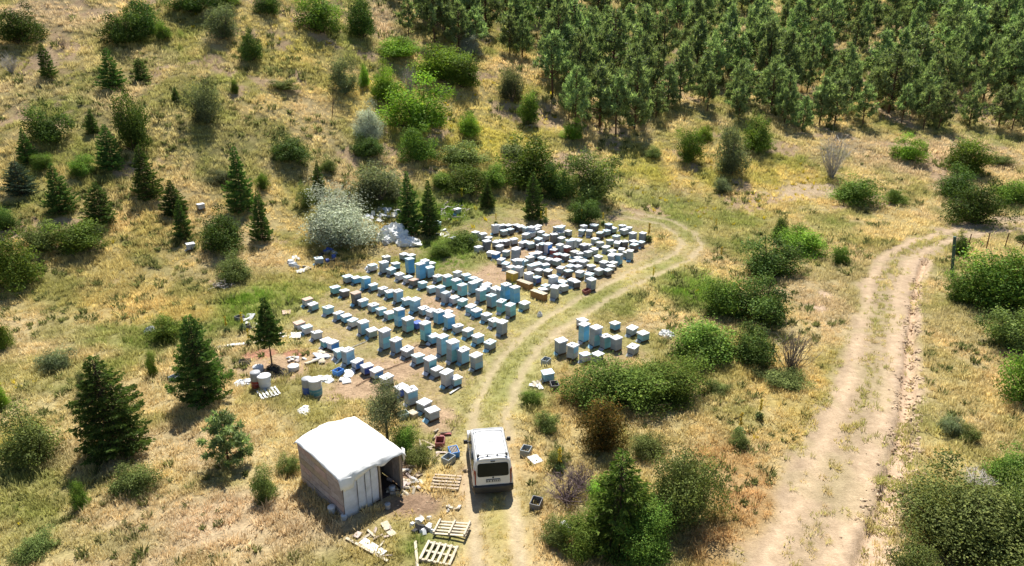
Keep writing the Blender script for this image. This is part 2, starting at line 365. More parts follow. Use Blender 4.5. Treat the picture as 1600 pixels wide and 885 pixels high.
def field(x, y):
    """turf colour, bare-soil weight and colour, road signed distance, track weight"""
    n1 = fbm(x, y, 11, 51, 4)[:, None]; n2 = fbm(x, y, 3.2, 61, 4)[:, None]; n3 = fbm(x, y, 5.5, 71, 4)[:, None]; n4 = fbm(x, y, 1.1, 81, 3)[:, None]
    c = STRAW * np.ones((len(x), 1))
    c = c + (GOLD - c) * sstep(.45, .7, n1) * .6
    c = c + (OLIVE - c) * sstep(.42, .62, n2) * .75
    c = c + (GREEN - c) * sstep(.52, .7, fbm(x, y, 7.5, 77, 4)[:, None]) * .5
    c = c + (PINK - c) * sstep(.5, .66, n3) * .35
    for zx, zy, rx, ry, col, s in ZONES:
        c = c + (col - c) * (zone_w(x, y, zx, zy, rx, ry) * s)[:, None] * (.55 + .75 * n2)
    c = c * (.8 + .4 * n4)
    bare = np.zeros(len(x)); bc = DIRT * np.ones((len(x), 1))
    for zx, zy, rx, ry, col in DIRTZ:
        w = zone_w(x, y, zx, zy, rx, ry)
        bc = np.where((w > bare)[:, None], col, bc); bare = np.maximum(bare, w)
    bare = np.maximum(bare, .85 * sstep(.6, .68, fbm(x, y, 4.2, 91, 4)) * (base_h(x, y) > .5))
    sd = sd_polygon(x, y, ROAD) + (fbm(x, y, 2.0, 101, 4) - .5) * 1.5
    dt = dist_poly(x, y, TRACK) + (fbm(x, y, 1.2, 111, 3) - .5) * .35
    rut = np.exp(-(np.abs(dt - .82) / .3) ** 3)
    rut = rut * np.interp(y, [20, 32, 60], [1, .8, .75])
    return c, bare, bc, sd, rut, dt

RCEN = [flat(*p) for p in [(1190, 1000), (1250, 885), (1302, 765), (1345, 640), (1367, 560), (1374, 500), (1382, 440), (1404, 400), (1450, 378), (1520, 362), (1640, 352)]]
def road_mid(x, y):
    """how grassy the road is: strip between the wheels and its outer thirds"""
    d = dist_poly(x, y, RCEN) + (fbm(x, y, 1.4, 133, 3) - .5) * .5
    return np.exp(-(d / .42) ** 2) * np.interp(y, [20, 30, 45], [.35, .7, 1.0]) + .9 * sstep(1.35, 1.7, d) * sstep(.42, .55, fbm(x, y, 2.6, 135, 3))
HIVE_AREA = [[flat(*p) for p in [(455, 500), (560, 420), (600, 392), (690, 398), (810, 438), (835, 485), (770, 565), (690, 665), (640, 645), (560, 605), (480, 545)]],
             [flat(*p) for p in [(700, 372), (780, 346), (1025, 346), (1025, 398), (930, 455), (850, 480), (760, 404)]], [flat(*p) for p in [(860, 510), (1010, 500), (1020, 560), (870, 570)]]]
def hive_area(x, y):
    w = np.zeros(len(x))
    for p in HIVE_AREA: w = np.maximum(w, sstep(-.5, .6, sd_polygon(x, y, p)))
    return w

# ------------------------------------------------------------------ terrain mesh: ground, dirt_road, vehicle_track share one grid
vx = GX.ravel(); vy = GY.ravel(); vz = VZ.ravel()
tc_, bare_, bc_, sd_, rut_, dt_ = field(vx, vy)
und = tc_ * .8 + np.array([.03, .022, .012])                       # turf seen between the blades
col = und + (bc_ - und) * bare_[:, None]
ha_ = hive_area(vx, vy) * .5 * sstep(.4, .6, fbm(vx, vy, 2.4, 191, 3)); col = col + (DIRT * .9 - col) * ha_[:, None]
roadm = sstep(-.35, .5, sd_)
rc = ROADC * (.85 + .3 * fbm(vx, vy, 2.5, 121, 4))[:, None]
rg = sstep(.55, .66, fbm(vx, vy, 2.2, 131, 4))                        # grass growing on the road
mid = road_mid(vx, vy)
rgrass = np.clip(rg * .6 + mid * .75, 0, 1)
drc = dist_poly(vx, vy, RCEN) + (fbm(vx, vy, 1.2, 137, 3) - .5) * .4
rc = rc * (.82 + .28 * np.exp(-((drc - .95) / .38) ** 2))[:, None]
rc = rc + (np.array([.33, .29, .15]) - rc) * rgrass[:, None] * .45
dg_ = dist_poly(vx, vy, GULLY)
rc = rc + (BARE * 1.02 - rc) * (np.exp(-(dg_ / .7) ** 2))[:, None]
col = col + (rc - col) * roadm[:, None]
tr_c = np.array([.45, .365, .24]) * (.85 + .3 * fbm(vx, vy, 1.8, 141, 4))[:, None]
midg = np.exp(-(dt_ / .5) ** 2)
col = col + (np.array([.22, .24, .075]) - col) * (midg * .25)[:, None]
col = col + (tr_c - col) * (rut_ * .9)[:, None]
nx, ny = len(gx), len(gy)
ii = (np.arange(ny - 1)[:, None] * nx + np.arange(nx - 1)[None, :]).ravel()
quads = np.stack([ii, ii + 1, ii + nx + 1, ii + nx], 1)
isroad = (roadm > .5)[quads].mean(1) >= .5
istrack = ((dt_ < 1.25) & (vy < 61))[quads].mean(1) >= .5
def submesh(name, faces, mat):
    used, inv = np.unique(faces, return_inverse=True); inv = inv.reshape(faces.shape)
    me = bpy.data.meshes.new(name); n = len(used); k = len(faces)
    me.vertices.add(n); me.vertices.foreach_set('co', np.stack([vx[used], vy[used], vz[used]], 1).astype(np.float32).ravel())
    me.loops.add(k * 4); me.loops.foreach_set('vertex_index', inv.astype(np.int32).ravel())
    me.polygons.add(k); me.polygons.foreach_set('loop_start', (np.arange(k) * 4).astype(np.int32)); me.polygons.foreach_set('loop_total', np.full(k, 4, np.int32))
    me.polygons.foreach_set('use_smooth', np.ones(k, bool))
    a = me.attributes.new('soil', 'FLOAT_COLOR', 'POINT')
    a.data.foreach_set('color', np.concatenate([np.clip(col[used], 0, 1), np.ones((n, 1))], 1).astype(np.float32).ravel())
    me.materials.append(MATS[mat]); me.update(calc_edges=True)
    return tag(obj(name, me), kind='structure')
submesh('ground', quads[~isroad & ~istrack], 'ground_turf')
submesh('dirt_road', quads[isroad], 'ground_dirt')
submesh('vehicle_track', quads[istrack & ~isroad], 'ground_dirt')

# ------------------------------------------------------------------ grass, as stuff: points carrying tufts
def tuft_mesh(name, n, h, spread, w, lean, seed, seg=1):
    r = np.random.default_rng(seed); vs = []; fs = []
    for i in range(n):
        a = r.uniform(0, 2 * math.pi); q = spread * math.sqrt(r.uniform(0, 1)); bx, by = q * math.cos(a), q * math.sin(a)
        hh = h * r.uniform(.5, 1.15); ln = lean * r.uniform(.2, 1.2) * hh; b = a + r.normal(0, .7)
        tx, ty = bx + ln * math.cos(b), by + ln * math.sin(b); c = r.uniform(0, math.pi); wx, wy = w * math.cos(c), w * math.sin(c)
        o = len(vs)
        mx_, my_ = bx + .35 * (tx - bx), by + .35 * (ty - by)
        vs += [(bx - wx, by - wy, -.02), (bx + wx, by + wy, -.02), (mx_ + wx * .8, my_ + wy * .8, hh * .6), (mx_ - wx * .8, my_ - wy * .8, hh * .6), (tx, ty, hh)]
        fs += [(o, o + 1, o + 2, o + 3), (o + 3, o + 2, o + 4)]
    me = bpy.data.meshes.new(name); me.from_pydata(vs, [], fs); me.update(); me.materials.append(MATS['grass_blade'])
    return me
def source(name, meshes):
    c = bpy.data.collections.new(name)
    for i, me in enumerate(meshes): c.objects.link(bpy.data.objects.new(name, me))
    return c
TUFTS = source('tuft_source', [tuft_mesh('tuft', 16, .30, .2, .017, .75, 1), tuft_mesh('tuft', 20, .22, .24, .019, .95, 2), tuft_mesh('tuft', 12, .42, .14, .015, .5, 3), tuft_mesh('tuft', 22, .18, .26, .022, 1.1, 4)])
TALL = source('tall_source', [tuft_mesh('tall_tuft', 16, .62, .2, .02, .35, 5), tuft_mesh('tall_tuft', 14, .5, .24, .024, .45, 6), tuft_mesh('tall_tuft', 18, .75, .16, .018, .3, 8)])
FLOW = source('flower_source', [tuft_mesh('flower_tuft', 10, .42, .16, .04, .4, 9), tuft_mesh('flower_tuft', 14, .35, .22, .045, .5, 10)])
HERB = source('herb_source', [tuft_mesh('herb', 26, .26, .16, .035, .9, 12), tuft_mesh('herb', 30, .36, .2, .032, .7, 13), tuft_mesh('herb', 22, .2, .14, .045, 1.1, 14)])
def scatter(name, x, y, scl, tint, coll, label):
    z = HF(x, y); n = len(x)
    me = bpy.data.meshes.new(name); me.vertices.add(n); me.vertices.foreach_set('co', np.stack([x, y, z], 1).astype(np.float32).ravel())
    a = me.attributes.new('tint', 'FLOAT_COLOR', 'POINT'); a.data.foreach_set('color', np.concatenate([np.clip(tint, 0, 1), np.ones((n, 1))], 1).astype(np.float32).ravel())
    a = me.attributes.new('scl', 'FLOAT', 'POINT'); a.data.foreach_set('value', scl.astype(np.float32))
    a = me.attributes.new('spin', 'FLOAT_VECTOR', 'POINT'); s = np.stack([NR.normal(0, .12, n), NR.normal(0, .12, n), NR.uniform(0, 6.28, n)], 1); a.data.foreach_set('vector', s.astype(np.float32).ravel())
    me.update(); o = tag(obj(name, me), label, name.replace('_', ' ').split()[-1], None, 'stuff')
    ng = bpy.data.node_groups.new(name + '_nodes', 'GeometryNodeTree'); ng.is_modifier = True
    ng.interface.new_socket('Geometry', in_out='INPUT', socket_type='NodeSocketGeometry'); ng.interface.new_socket('Geometry', in_out='OUTPUT', socket_type='NodeSocketGeometry')
    gi = ng.nodes.new('NodeGroupInput'); go = ng.nodes.new('NodeGroupOutput'); ip = ng.nodes.new('GeometryNodeInstanceOnPoints'); ci = ng.nodes.new('GeometryNodeCollectionInfo')
    ci.inputs['Collection'].default_value = coll; ci.inputs['Separate Children'].default_value = True; ci.inputs['Reset Children'].default_value = True
    ip.inputs['Pick Instance'].default_value = True
    s1 = ng.nodes.new('GeometryNodeInputNamedAttribute'); s1.data_type = 'FLOAT'; s1.inputs[0].default_value = 'scl'
    s2 = ng.nodes.new('GeometryNodeInputNamedAttribute'); s2.data_type = 'FLOAT_VECTOR'; s2.inputs[0].default_value = 'spin'
    K = ng.links.new
    K(gi.outputs[0], ip.inputs['Points']); K(ci.outputs[0], ip.inputs['Instance']); K(s1.outputs[0], ip.inputs['Scale']); K(s2.outputs[0], ip.inputs['Rotation']); K(ip.outputs[0], go.inputs[0])
    mo = o.modifiers.new('tufts', 'NODES'); mo.node_group = ng
    return o
def candidates(dens_near, seed, far=1.0, rmax=170):
    """points over the part of the place that shows, thinner with distance"""
    r = np.random.default_rng(seed); xs = []; ys = []
    for y0, y1, f in ((17, 30, 1.0), (30, 45, .85), (45, 62, .6), (62, 85, .42 * far), (85, 115, .28 * far), (115, rmax, .13 * far)):
        hw = y1 * .85 + 6; n = int(dens_near * f * (y1 - y0) * hw * 2)
        xs.append(r.uniform(-hw, hw, n)); ys.append(r.uniform(y0, y1, n))
    return np.concatenate(xs), np.concatenate(ys)
# footprints nothing grows through (hut, van)
HUT_C = (-6.1, 23.9)
def clear(x, y): return (np.hypot(x - HUT_C[0], y - HUT_C[1]) > 1.6) & ~((np.abs(x + 1.0) < .95) & (y > 23.0) & (y < 27.2))
x, y = candidates(22, 5)
c, bare, bc, sd, rut, dt = field(x, y)
rgr = np.clip(1.0 * road_mid(x, y) + .08 * sstep(.5, .64, fbm(x, y, 2.2, 131, 4)), 0, 1)
keep = np.where(sd > -.1, rgr, 1.0)
keep = np.minimum(keep, 1 - .93 * np.clip(bare, 0, 1)); keep = np.minimum(keep, 1 - .97 * np.clip(rut * 1.3, 0, 1))
keep *= .35 + .65 * sstep(.36, .56, fbm(x, y, 1.6, 151, 3))                       # turf grows in tussocks
k = (NR.uniform(0, 1, len(x)) < keep) & clear(x, y)
x, y, c, sd, dt = x[k], y[k], c[k], sd[k], dt[k]
short = np.where(sd > -.1, .78, np.where(dt < 1.6, .55, 1.0)) * (1 - .55 * hive_area(x, y))
far = np.interp(y, [20, 45, 70, 110, 170], [.85, 1.0, 1.25, 1.6, 2.4])
scl = short * far * NR.uniform(.5, 1.3, len(x)) * (.6 + .75 * fbm(x, y, 5, 161, 3))
mg_ = (np.where(sd > -.1, 1.0, 0) + np.exp(-(dt / .55) ** 2))[:, None].clip(0, 1); c = c + (np.array([.28, .285, .1]) - c) * mg_ * NR.uniform(.0, .9, (len(x), 1))
tint = c * NR.uniform(.95, 1.6, (len(x), 1)) + np.array([.03, .02, .0]) * NR.uniform(0, 1, (len(x), 1))
scatter('dry_grass', x, y, scl, tint, TUFTS, 'dry straw and olive grass tussocks covering the slopes and flat')
# greener, longer grass where the ground is moist
x, y = candidates(5, 25)
c, bare, bc, sd, rut, dt = field(x, y)
gr = c[:, 1] / (c[:, 0] + 1e-6)
k = (gr > .98) & (bare < .3) & (sd < -.3) & (dt > 1.5) & (hive_area(x, y) < .3) & (NR.uniform(0, 1, len(x)) < sstep(.95, 1.4, gr) * .9) & clear(x, y)
x, y, c = x[k], y[k], c[k]
scatter('green_grass', x, y, np.interp(y, [20, 60, 150], [.55, 1.0, 1.8]) * NR.uniform(.5, 1.1, len(x)), c * np.array([1.0, 1.15, .9]) * NR.uniform(.7, 1.25, (len(x), 1)), TALL, 'long lush green grass in the moist hollows by the hives')
# low herbs and weeds, darker clumps between the grass
x, y = candidates(2.0, 35)
k = (NR.uniform(0, 1, len(x)) < sstep(.42, .66, fbm(x, y, 6, 171, 4))) & (sd_polygon(x, y, ROAD) < -.3) & (dist_poly(x, y, TRACK) > 1.5) & (hive_area(x, y) < .3) & clear(x, y)
x, y = x[k], y[k]
hc = np.array([.12, .135, .045]) + NR.uniform(0, 1, (len(x), 1)) * np.array([.09, .085, .03])
scatter('low_herbs', x, y, np.interp(y, [20, 60, 150], [.7, 1.15, 2.0]) * NR.uniform(.5, 1.5, len(x)), hc, HERB, 'low dark green weeds and herbs between the dry grass')
# yellow wild flowers
x, y = candidates(1.5, 45)
yw = np.zeros(len(x))
for zx, zy, rx, ry, s in [(15, 600, 50, 45, 1), (25, 700, 40, 30, .8), (10, 830, 35, 40, .7), (620, 150, 130, 40, .5), (800, 190, 90, 60, .4), (440, 60, 90, 40, .35), (1180, 290, 120, 40, .5), (1090, 330, 120, 40, .35), (1000, 290, 80, 50, .35), (200, 375, 30, 15, .8), (700, 340, 60, 20, .5), (300, 30, 120, 30, .3), (1170, 670, 30, 25, .8), (340, 300, 40, 20, .6), (1070, 430, 60, 30, .3)]:
    yw = np.maximum(yw, s * zone_w(x, y, zx, zy, rx, ry))
k = (NR.uniform(0, 1, len(x)) < yw) & (sd_polygon(x, y, ROAD) < -.3) & (dist_poly(x, y, TRACK) > 1.4)
x, y = x[k], y[k]
scatter('yellow_flowers', x, y, np.interp(y, [20, 60, 150], [.6, .9, 1.4]) * NR.uniform(.5, 1.1, len(x)), np.array([.5, .4, .03]) * NR.uniform(.6, 1.2, (len(x), 1)), FLOW, 'loose yellow wild flowers growing among the grass')

# clods and small stones on the road, along the gully edge and on bare soil
def clod_mesh(seed):
    r = np.random.default_rng(seed); mb = MB(); n = 7; vs = []
    for k, (rad, z) in enumerate([(.6, -.15), (1.0, .1), (.8, .45), (.3, .68)]):
        for i in range(n): q = 6.283 * (i + .3 * k) / n; s_ = rad * r.uniform(.75, 1.2); vs.append((s_ * math.cos(q), s_ * math.sin(q) * .8, z * r.uniform(.85, 1.15)))
    fs = [(k * n + i, k * n + (i + 1) % n, (k + 1) * n + (i + 1) % n, (k + 1) * n + i) for k in range(3) for i in range(n)] + [tuple(21 + i for i in range(n))]
    return mb.add(vs, fs).mesh('clod', 'clod')
CLODS = source('clod_source', [clod_mesh(i) for i in range(4)])
r = np.random.default_rng(71); gp = np.array(GULLY); NG = 3000; t_ = r.uniform(0, 1, NG); seg = np.minimum((t_ ** .8 * (len(gp) - 1)).astype(int), len(gp) - 2); u_ = r.uniform(0, 1, NG)
base_ = gp[seg] + (gp[seg + 1] - gp[seg]) * u_[:, None]; wg_ = np.interp(base_[:, 1], [18, 26, 40, 60], [.75, .5, .28, .2])
off_ = wg_ * np.where(r.uniform(0, 1, NG) < .35, -1, 1) * r.normal(1.0, .45, NG); x1 = base_[:, 0] + off_; y1 = base_[:, 1] + r.normal(0, .1, NG)
k = fbm(x1, y1, 1.1, 193, 3) > .47; x1, y1 = x1[k], y1[k]
x2, y2 = candidates(3.0, 73); sd2 = sd_polygon(x2, y2, ROAD); k = (sd2 > .1) & (y2 < 70) & (fbm(x2, y2, 1.5, 181, 3) > .5); x2, y2 = x2[k], y2[k]
x3, y3 = candidates(2.0, 74); c3_, b3, bc3, s3, r3, d3 = field(x3, y3); k = (b3 > .5) & (s3 < 0); x3, y3 = x3[k], y3[k]
x = np.concatenate([x1, x2, x3]); y = np.concatenate([y1, y2, y3]); n_ = len(x)
cs = np.concatenate([r.uniform(.02, .11, len(x1)), r.uniform(.012, .045, len(x2)), r.uniform(.015, .06, len(x3))]) * np.interp(y, [20, 60, 120], [1, 1.2, 1.7])
ct = np.where(r.uniform(0, 1, (n_, 1)) < .2, np.array([.22, .155, .1]), np.array([.44, .33, .22])) * r.uniform(.6, 1.2, (n_, 1))
tag(scatter('earth_clods', x, y, cs, ct, CLODS, 'small clods and stones on the dirt road and bare soil'), None, 'stones')

# ------------------------------------------------------------------ plant meshes (unit size: 1 wide, 1 high), shared between alike plants
def cards(P, Nrm, size, rng, aspect=.6, up=0.0):
    """one pointed leaf (two triangles) at each point"""
    n = len(P); d = rng.normal(0, 1, (n, 3)); d += np.array([0, 0, up]); d -= Nrm * (d * Nrm).sum(1)[:, None]; d /= np.linalg.norm(d, axis=1)[:, None] + 1e-9
    w = np.cross(Nrm, d); s = (size * rng.uniform(.6, 1.35, n))[:, None]
    fold = Nrm * s * .22
    v = np.stack([P - d * s * .5, P + w * s * .5 * aspect + fold, P + d * s * .5, P - w * s * .5 * aspect + fold], 1).reshape(-1, 3)
    i = np.arange(n)[:, None] * 4; f = np.concatenate([i + np.array([0, 1, 2]), i + np.array([0, 2, 3])], 0)
    return v, f
def npmesh(name, v, f, mat, tone=None):
    me = bpy.data.meshes.new(name); n = len(v); k = len(f); m_ = f.shape[1]
    me.vertices.add(n); me.vertices.foreach_set('co', v.astype(np.float32).ravel())
    me.loops.add(k * m_); me.loops.foreach_set('vertex_index', f.astype(np.int32).ravel())
    me.polygons.add(k); me.polygons.foreach_set('loop_start', (np.arange(k) * m_).astype(np.int32)); me.polygons.foreach_set('loop_total', np.full(k, m_, np.int32))
    a_ = me.attributes.new('tone', 'FLOAT', 'POINT'); a_.data.foreach_set('value', (np.ones(n) if tone is None else tone).astype(np.float32))
    me.materials.append(MATS[mat]); me.update(calc_edges=True); return me
TONE = {}
def unit(v): return v / (np.linalg.norm(v, axis=1)[:, None] + 1e-9)
def bush_parts(seed, lobes=26, leaves=5200, size=.034, spiky=0.0, low=.1, aspect=.62, up=.0):
    r = np.random.default_rng(seed); C = []; RR = []
    for i in range(lobes):
        a = 2.399963 * i + r.normal(0, .4); cz = (i + .5) / lobes; q = math.sqrt(max(0.0, 1 - cz * cz)); s_ = (r.uniform(.6, 1.0) if r.uniform() > .2 else r.uniform(.2, .6)) * (1 + .28 * math.sin(2 * a + seed) + .16 * math.sin(3.3 * a + 2 * seed + 4 * cz))
        C.append((.36 * q * s_ * math.cos(a), .36 * q * s_ * math.sin(a), .10 + .70 * cz * s_ + r.normal(0, .02))); RR.append(r.uniform(.07, .19))
    C = np.array(C); RR = np.array(RR)
    k = r.choice(lobes, leaves, p=RR ** 2 / (RR ** 2).sum()); d = unit(r.normal(0, 1, (leaves, 3)))
    sub = .65 + .9 * (np.sin(d[:, 0] * 7 + k) * np.sin(d[:, 1] * 8 + 2 * k) * np.sin(d[:, 2] * 6 + k * .7))   # lumpy lobes
    rad = RR[k] * (.6 + .65 * sub) * (1 - .55 * r.uniform(0, 1, leaves) ** 2.2)
    P = C[k] + d * rad[:, None] * np.array([1, 1, .9])
    P[:, 2] = np.maximum(P[:, 2], low * r.uniform(0, 1, leaves))
    ns = leaves // 8                                                    # loose shoots that break the outline
    j = r.choice(lobes, ns); dd = unit(r.normal(0, 1, (ns, 3)) + np.array([0, 0, .6 + spiky])); P2 = C[j] + dd * (RR[j] * r.uniform(.95, 1.75 + spiky * .3, ns))[:, None]
    P = np.concatenate([P, P2]); Nn = unit(np.concatenate([d, dd]) + r.normal(0, .55, (len(P), 3)) + np.array([0, 0, .25]))
    P[:, 2] = np.maximum(P[:, 2], .01)
    v, f = cards(P, Nn, size, r, aspect, up)
    lt = r.uniform(.55, 1.5, lobes); TONE['t'] = np.repeat(lt[np.concatenate([k, j])], 4)
    mb = MB()
    for i in range(0, lobes, 3):
        b = C[i] + unit(np.array([[C[i][0], C[i][1], C[i][2] * .6 + r.uniform(0, .3)]]))[0] * RR[i] * r.uniform(1.1, 1.7); mb.tube(tuple(C[i] * .97), tuple(b), .006, .0015, 3, True)
    for i in range(0, lobes, 3):
        b = C[i]; mb.tube((b[0] * .12, b[1] * .12, 0), (b[0] * .55, b[1] * .55, b[2] * .5), .018, .011, 4); mb.tube((b[0] * .55, b[1] * .55, b[2] * .5), tuple(b), .011, .004, 4)
    return v, f, mb
def fir_parts(seed, whorls=26, taper=.85, size=.034, dense=1.0, low=.04):
    r = np.random.default_rng(seed); P = []; D = []; mb = MB(); mb.tube((0, 0, 0), (0, 0, .97), .022, .004, 6)
    for w in range(whorls):
        z = low + (.97 - low) * (w / (whorls - 1)) ** .92; rad = .5 * (1 - z) ** taper + .012; nb = max(4, int(11 * (rad / .5) ** .45))
        if z < .12: rad *= .82
        a0 = r.uniform(0, 6.28)
        for b in range(nb):
            a = a0 + 6.283 * b / nb + r.normal(0, .16); Lb = rad * r.uniform(.6, 1.14) * (1 + .16 * math.sin(a + seed) + .12 * math.sin(2 * a + seed * 1.7 + 9 * z)); n = max(6, int(Lb * 135 * dense)); dr = r.uniform(-.08, .18) * Lb
            if Lb > .1: mb.tube((0, 0, z), (Lb * .85 * math.cos(a), Lb * .85 * math.sin(a), z - dr * .5), .006, .0015, 3, False)
            tt = np.sqrt(r.uniform(.03, 1, n)); lat = r.normal(0, .30, n) * Lb * (1.15 - tt) * .75
            px = tt * Lb * math.cos(a) - lat * math.sin(a); py = tt * Lb * math.sin(a) + lat * math.cos(a); pz = z - dr * tt ** .7 + .10 * Lb * tt ** 4 - np.abs(lat) * .12 + r.normal(0, .006, n)
            P.append(np.stack([px, py, pz], 1)); q = np.sign(lat) * .7
            D.append(np.stack([math.cos(a) - q * math.sin(a), math.sin(a) + q * math.cos(a), np.full(n, -.12) + r.normal(0, .3, n)], 1))
    bt = np.concatenate([np.full(len(q), r.uniform(.65, 1.4)) for q in P]); TONE['t'] = np.tile(np.repeat(bt, 3), 2)
    P = np.concatenate(P); D = unit(np.concatenate(D)); P[:, 2] = np.clip(P[:, 2], .012, 1.0)
    s = (size * r.uniform(.7, 1.5, len(P)))[:, None]; side = unit(np.cross(D, np.array([0, 0, 1.0]) + r.normal(0, .5, P.shape)))
    v = np.stack([P - side * s * .26, P + side * s * .26, P + D * s * 1.0], 1).reshape(-1, 3); f = np.arange(len(v)).reshape(-1, 3)
    # a second, upright set of needles so sprays have body
    v2 = v.copy().reshape(-1, 3, 3); v2[:, 0] = P - np.array([0, 0, 1]) * s * .2; v2[:, 1] = P + np.array([0, 0, 1]) * s * .22; v2 = v2.reshape(-1, 3)
    return np.concatenate([v, v2]), np.concatenate([f, f + len(v)]), mb
def pine_parts(seed, bare=.18, tufts=520, conic=.75, needles=13, tl=.085):
    r = np.random.default_rng(seed); mb = MB(); lean = r.normal(0, .02, 2)
    mb.tube((0, 0, 0), (lean[0], lean[1], .55), .024, .015, 6); mb.tube((lean[0], lean[1], .55), (lean[0], lean[1], .95), .015, .004, 6)
    P = []; A = []; n_b = 44
    for b in range(n_b):
        u = (b + .5) / n_b; z = bare + (.93 - bare) * u; a = 2.4 * b + r.normal(0, .5)
        env = .5 * min(1, (u / .2 + .45)) * (1 - u) ** conic * r.uniform(.5, 1.12) + .025
        tip = np.array([env * math.cos(a), env * math.sin(a), z + env * r.uniform(.1, .45)])
        mb.tube((lean[0] * z, lean[1] * z, z), tuple(tip * np.array([.8, .8, 1])), .008, .003, 3, False)
        m_ = max(3, int(tufts * env / (n_b * .3)))
        tt = r.uniform(.3, 1.0, m_) ** .7; base = np.array([0, 0, z])
        q = base + (tip - base) * tt[:, None] + r.normal(0, .03, (m_, 3)) * np.array([1, 1, .55]); P.append(q); A.append(unit((tip - base)[None, :] * 1.0 + r.normal(0, .25, (m_, 3)) + np.array([0, 0, .12])))
    bt = np.concatenate([np.full(len(q), r.uniform(.6, 1.45)) for q in P]); P = np.concatenate(P); A = np.concatenate(A); P[:, 2] = np.clip(P[:, 2], .05, .99); TONE['t'] = np.repeat(np.repeat(bt, needles), 3)
    n = len(P); k = np.repeat(np.arange(n), needles); d = unit(A[k] * .8 + r.normal(0, .75, (len(k), 3))); s = (tl * r.uniform(.6, 1.15, len(k)))[:, None]
    side = unit(np.cross(d, r.normal(0, 1, (len(k), 3)))); o = P[k] + d * s * .1
    v = np.stack([o - side * s * .13, o + side * s * .13, o + d * s], 1).reshape(-1, 3)
    return v, np.arange(len(v)).reshape(-1, 3), mb
def twig_parts(seed, n=46, spread=.45, levels=2, r0=.008, upright=1.0):
    r = np.random.default_rng(seed); mb = MB()
    for i in range(n):
        a = r.uniform(0, 6.28); q = spread * math.sqrt(r.uniform(.02, 1)); tip = np.array([q * math.cos(a), q * math.sin(a), r.uniform(.55, 1.0) * upright * (1 - .3 * (q / spread) ** 2)])
        b = np.array([r.normal(0, .04), r.normal(0, .04), 0]); mid = b + (tip - b) * .5 + r.normal(0, .04, 3); mid[2] = max(.05, mid[2])
        mb.tube(tuple(b), tuple(mid), r0, r0 * .7, 3, False); mb.tube(tuple(mid), tuple(tip), r0 * .7, r0 * .25, 3, False)
        for j in range(5):
            t_ = r.uniform(.2, .95); p = mid + (tip - mid) * t_; e = p + r.normal(0, .1, 3) + np.array([0, 0, .08]); mb.tube(tuple(p), tuple(e), r0 * .45, r0 * .15, 3, False)
    return mb
LIB = {}
def lib(kind, v, f, leaf, mb, bark, names=('foliage', 'stem')):
    tn = TONE.get('t'); LIB.setdefault(kind, []).append((npmesh(names[0], v, f, leaf, tn if tn is not None and len(tn) == len(v) else None), mb.mesh(names[1], bark), names))
for i, (kind, leaf) in enumerate([('green', 'leaf_green'), ('dark', 'leaf_dark'), ('bright', 'leaf_bright'), ('olive', 'leaf_olive')]):
    for j in range(3):
        v, f, mb = bush_parts(100 + i * 10 + j, 34 + 6 * j, 9000, .030, .2); lib(kind, v, f, leaf, mb, 'bark')
for j in range(3):
    v, f, mb = bush_parts(200 + j, 34, 8000, .038, 1.2, aspect=.3, up=1.2); lib('upright', v, f, 'leaf_grey', mb, 'twig')
for j in range(2):
    v, f, mb = bush_parts(230 + j, 44, 15000, .028, .6, aspect=.34, up=.5); lib('silver', v, f, 'leaf_silver', mb, 'twig')
v, f, mb = bush_parts(240, 36, 9000, .03, .3); lib('rust', v, f, 'leaf_rust', mb, 'bark')
for j in range(2):
    v, f, mb = bush_parts(250 + j, 46, 24000, .02, .3); lib('big_olive', v, f, 'leaf_olive', mb, 'bark')
    v, f, mb = bush_parts(260 + j, 44, 22000, .02, .3); lib('big_green', v, f, 'leaf_green', mb, 'bark')
for j in range(3):
    v, f, mb = fir_parts(300 + j, 26 + 2 * j, .78 + .08 * j, .036, 1.0); lib('fir', v, f, 'fir_needle', mb, 'bark', ('crown', 'trunk'))
v, f, mb = fir_parts(310, 24, .7, .034, 1.1); lib('bluefir', v, f, 'fir_blue', mb, 'bark', ('crown', 'trunk'))
v, f, mb = fir_parts(320, 38, .66, .024, 1.7); lib('bigfir', v, f, 'fir_needle', mb, 'bark', ('crown', 'trunk'))
v, f, mb = fir_parts(321, 22, .8, .042, .75); lib('juniper', v, f, 'juniper_leaf', mb, 'bark', ('crown', 'trunk'))
v, f, mb = fir_parts(322, 20, .8, .04, 1.2, low=.36); lib('lollipop', v, f, 'fir_needle', mb, 'bark', ('crown', 'trunk'))
for j in range(9):
    v, f, mb = pine_parts(400 + j, .06 + .05 * (j % 3), 380 + 40 * (j % 4), .6 + .11 * (j % 4)); lib('pine', v, f, 'pine_needle', mb, 'bark_pine', ('crown', 'trunk'))
for j in range(3):
    v, f, mb = pine_parts(430 + j, .22 + .04 * j, 360, .55 + .12 * j); lib('edgepine', v, f, 'pine_needle', mb, 'bark_pine', ('crown', 'trunk'))
v, f, mb = pine_parts(420, .04, 460, .55, 12, .10); lib('youngpine', v, f, 'pine_needle', mb, 'bark_pine', ('crown', 'trunk'))
for j in range(2):
    LIB.setdefault('twig', []).append((twig_parts(500 + j).mesh('twigs', 'twig'), None, ('twigs', '')))
    LIB.setdefault('twigpale', []).append((twig_parts(510 + j, 60, .4).mesh('twigs', 'twig_pale'), None, ('twigs', '')))
    LIB.setdefault('twigpurple', []).append((twig_parts(520 + j, 70, .5, upright=.8).mesh('twigs', 'twig_purple'), None, ('twigs', '')))
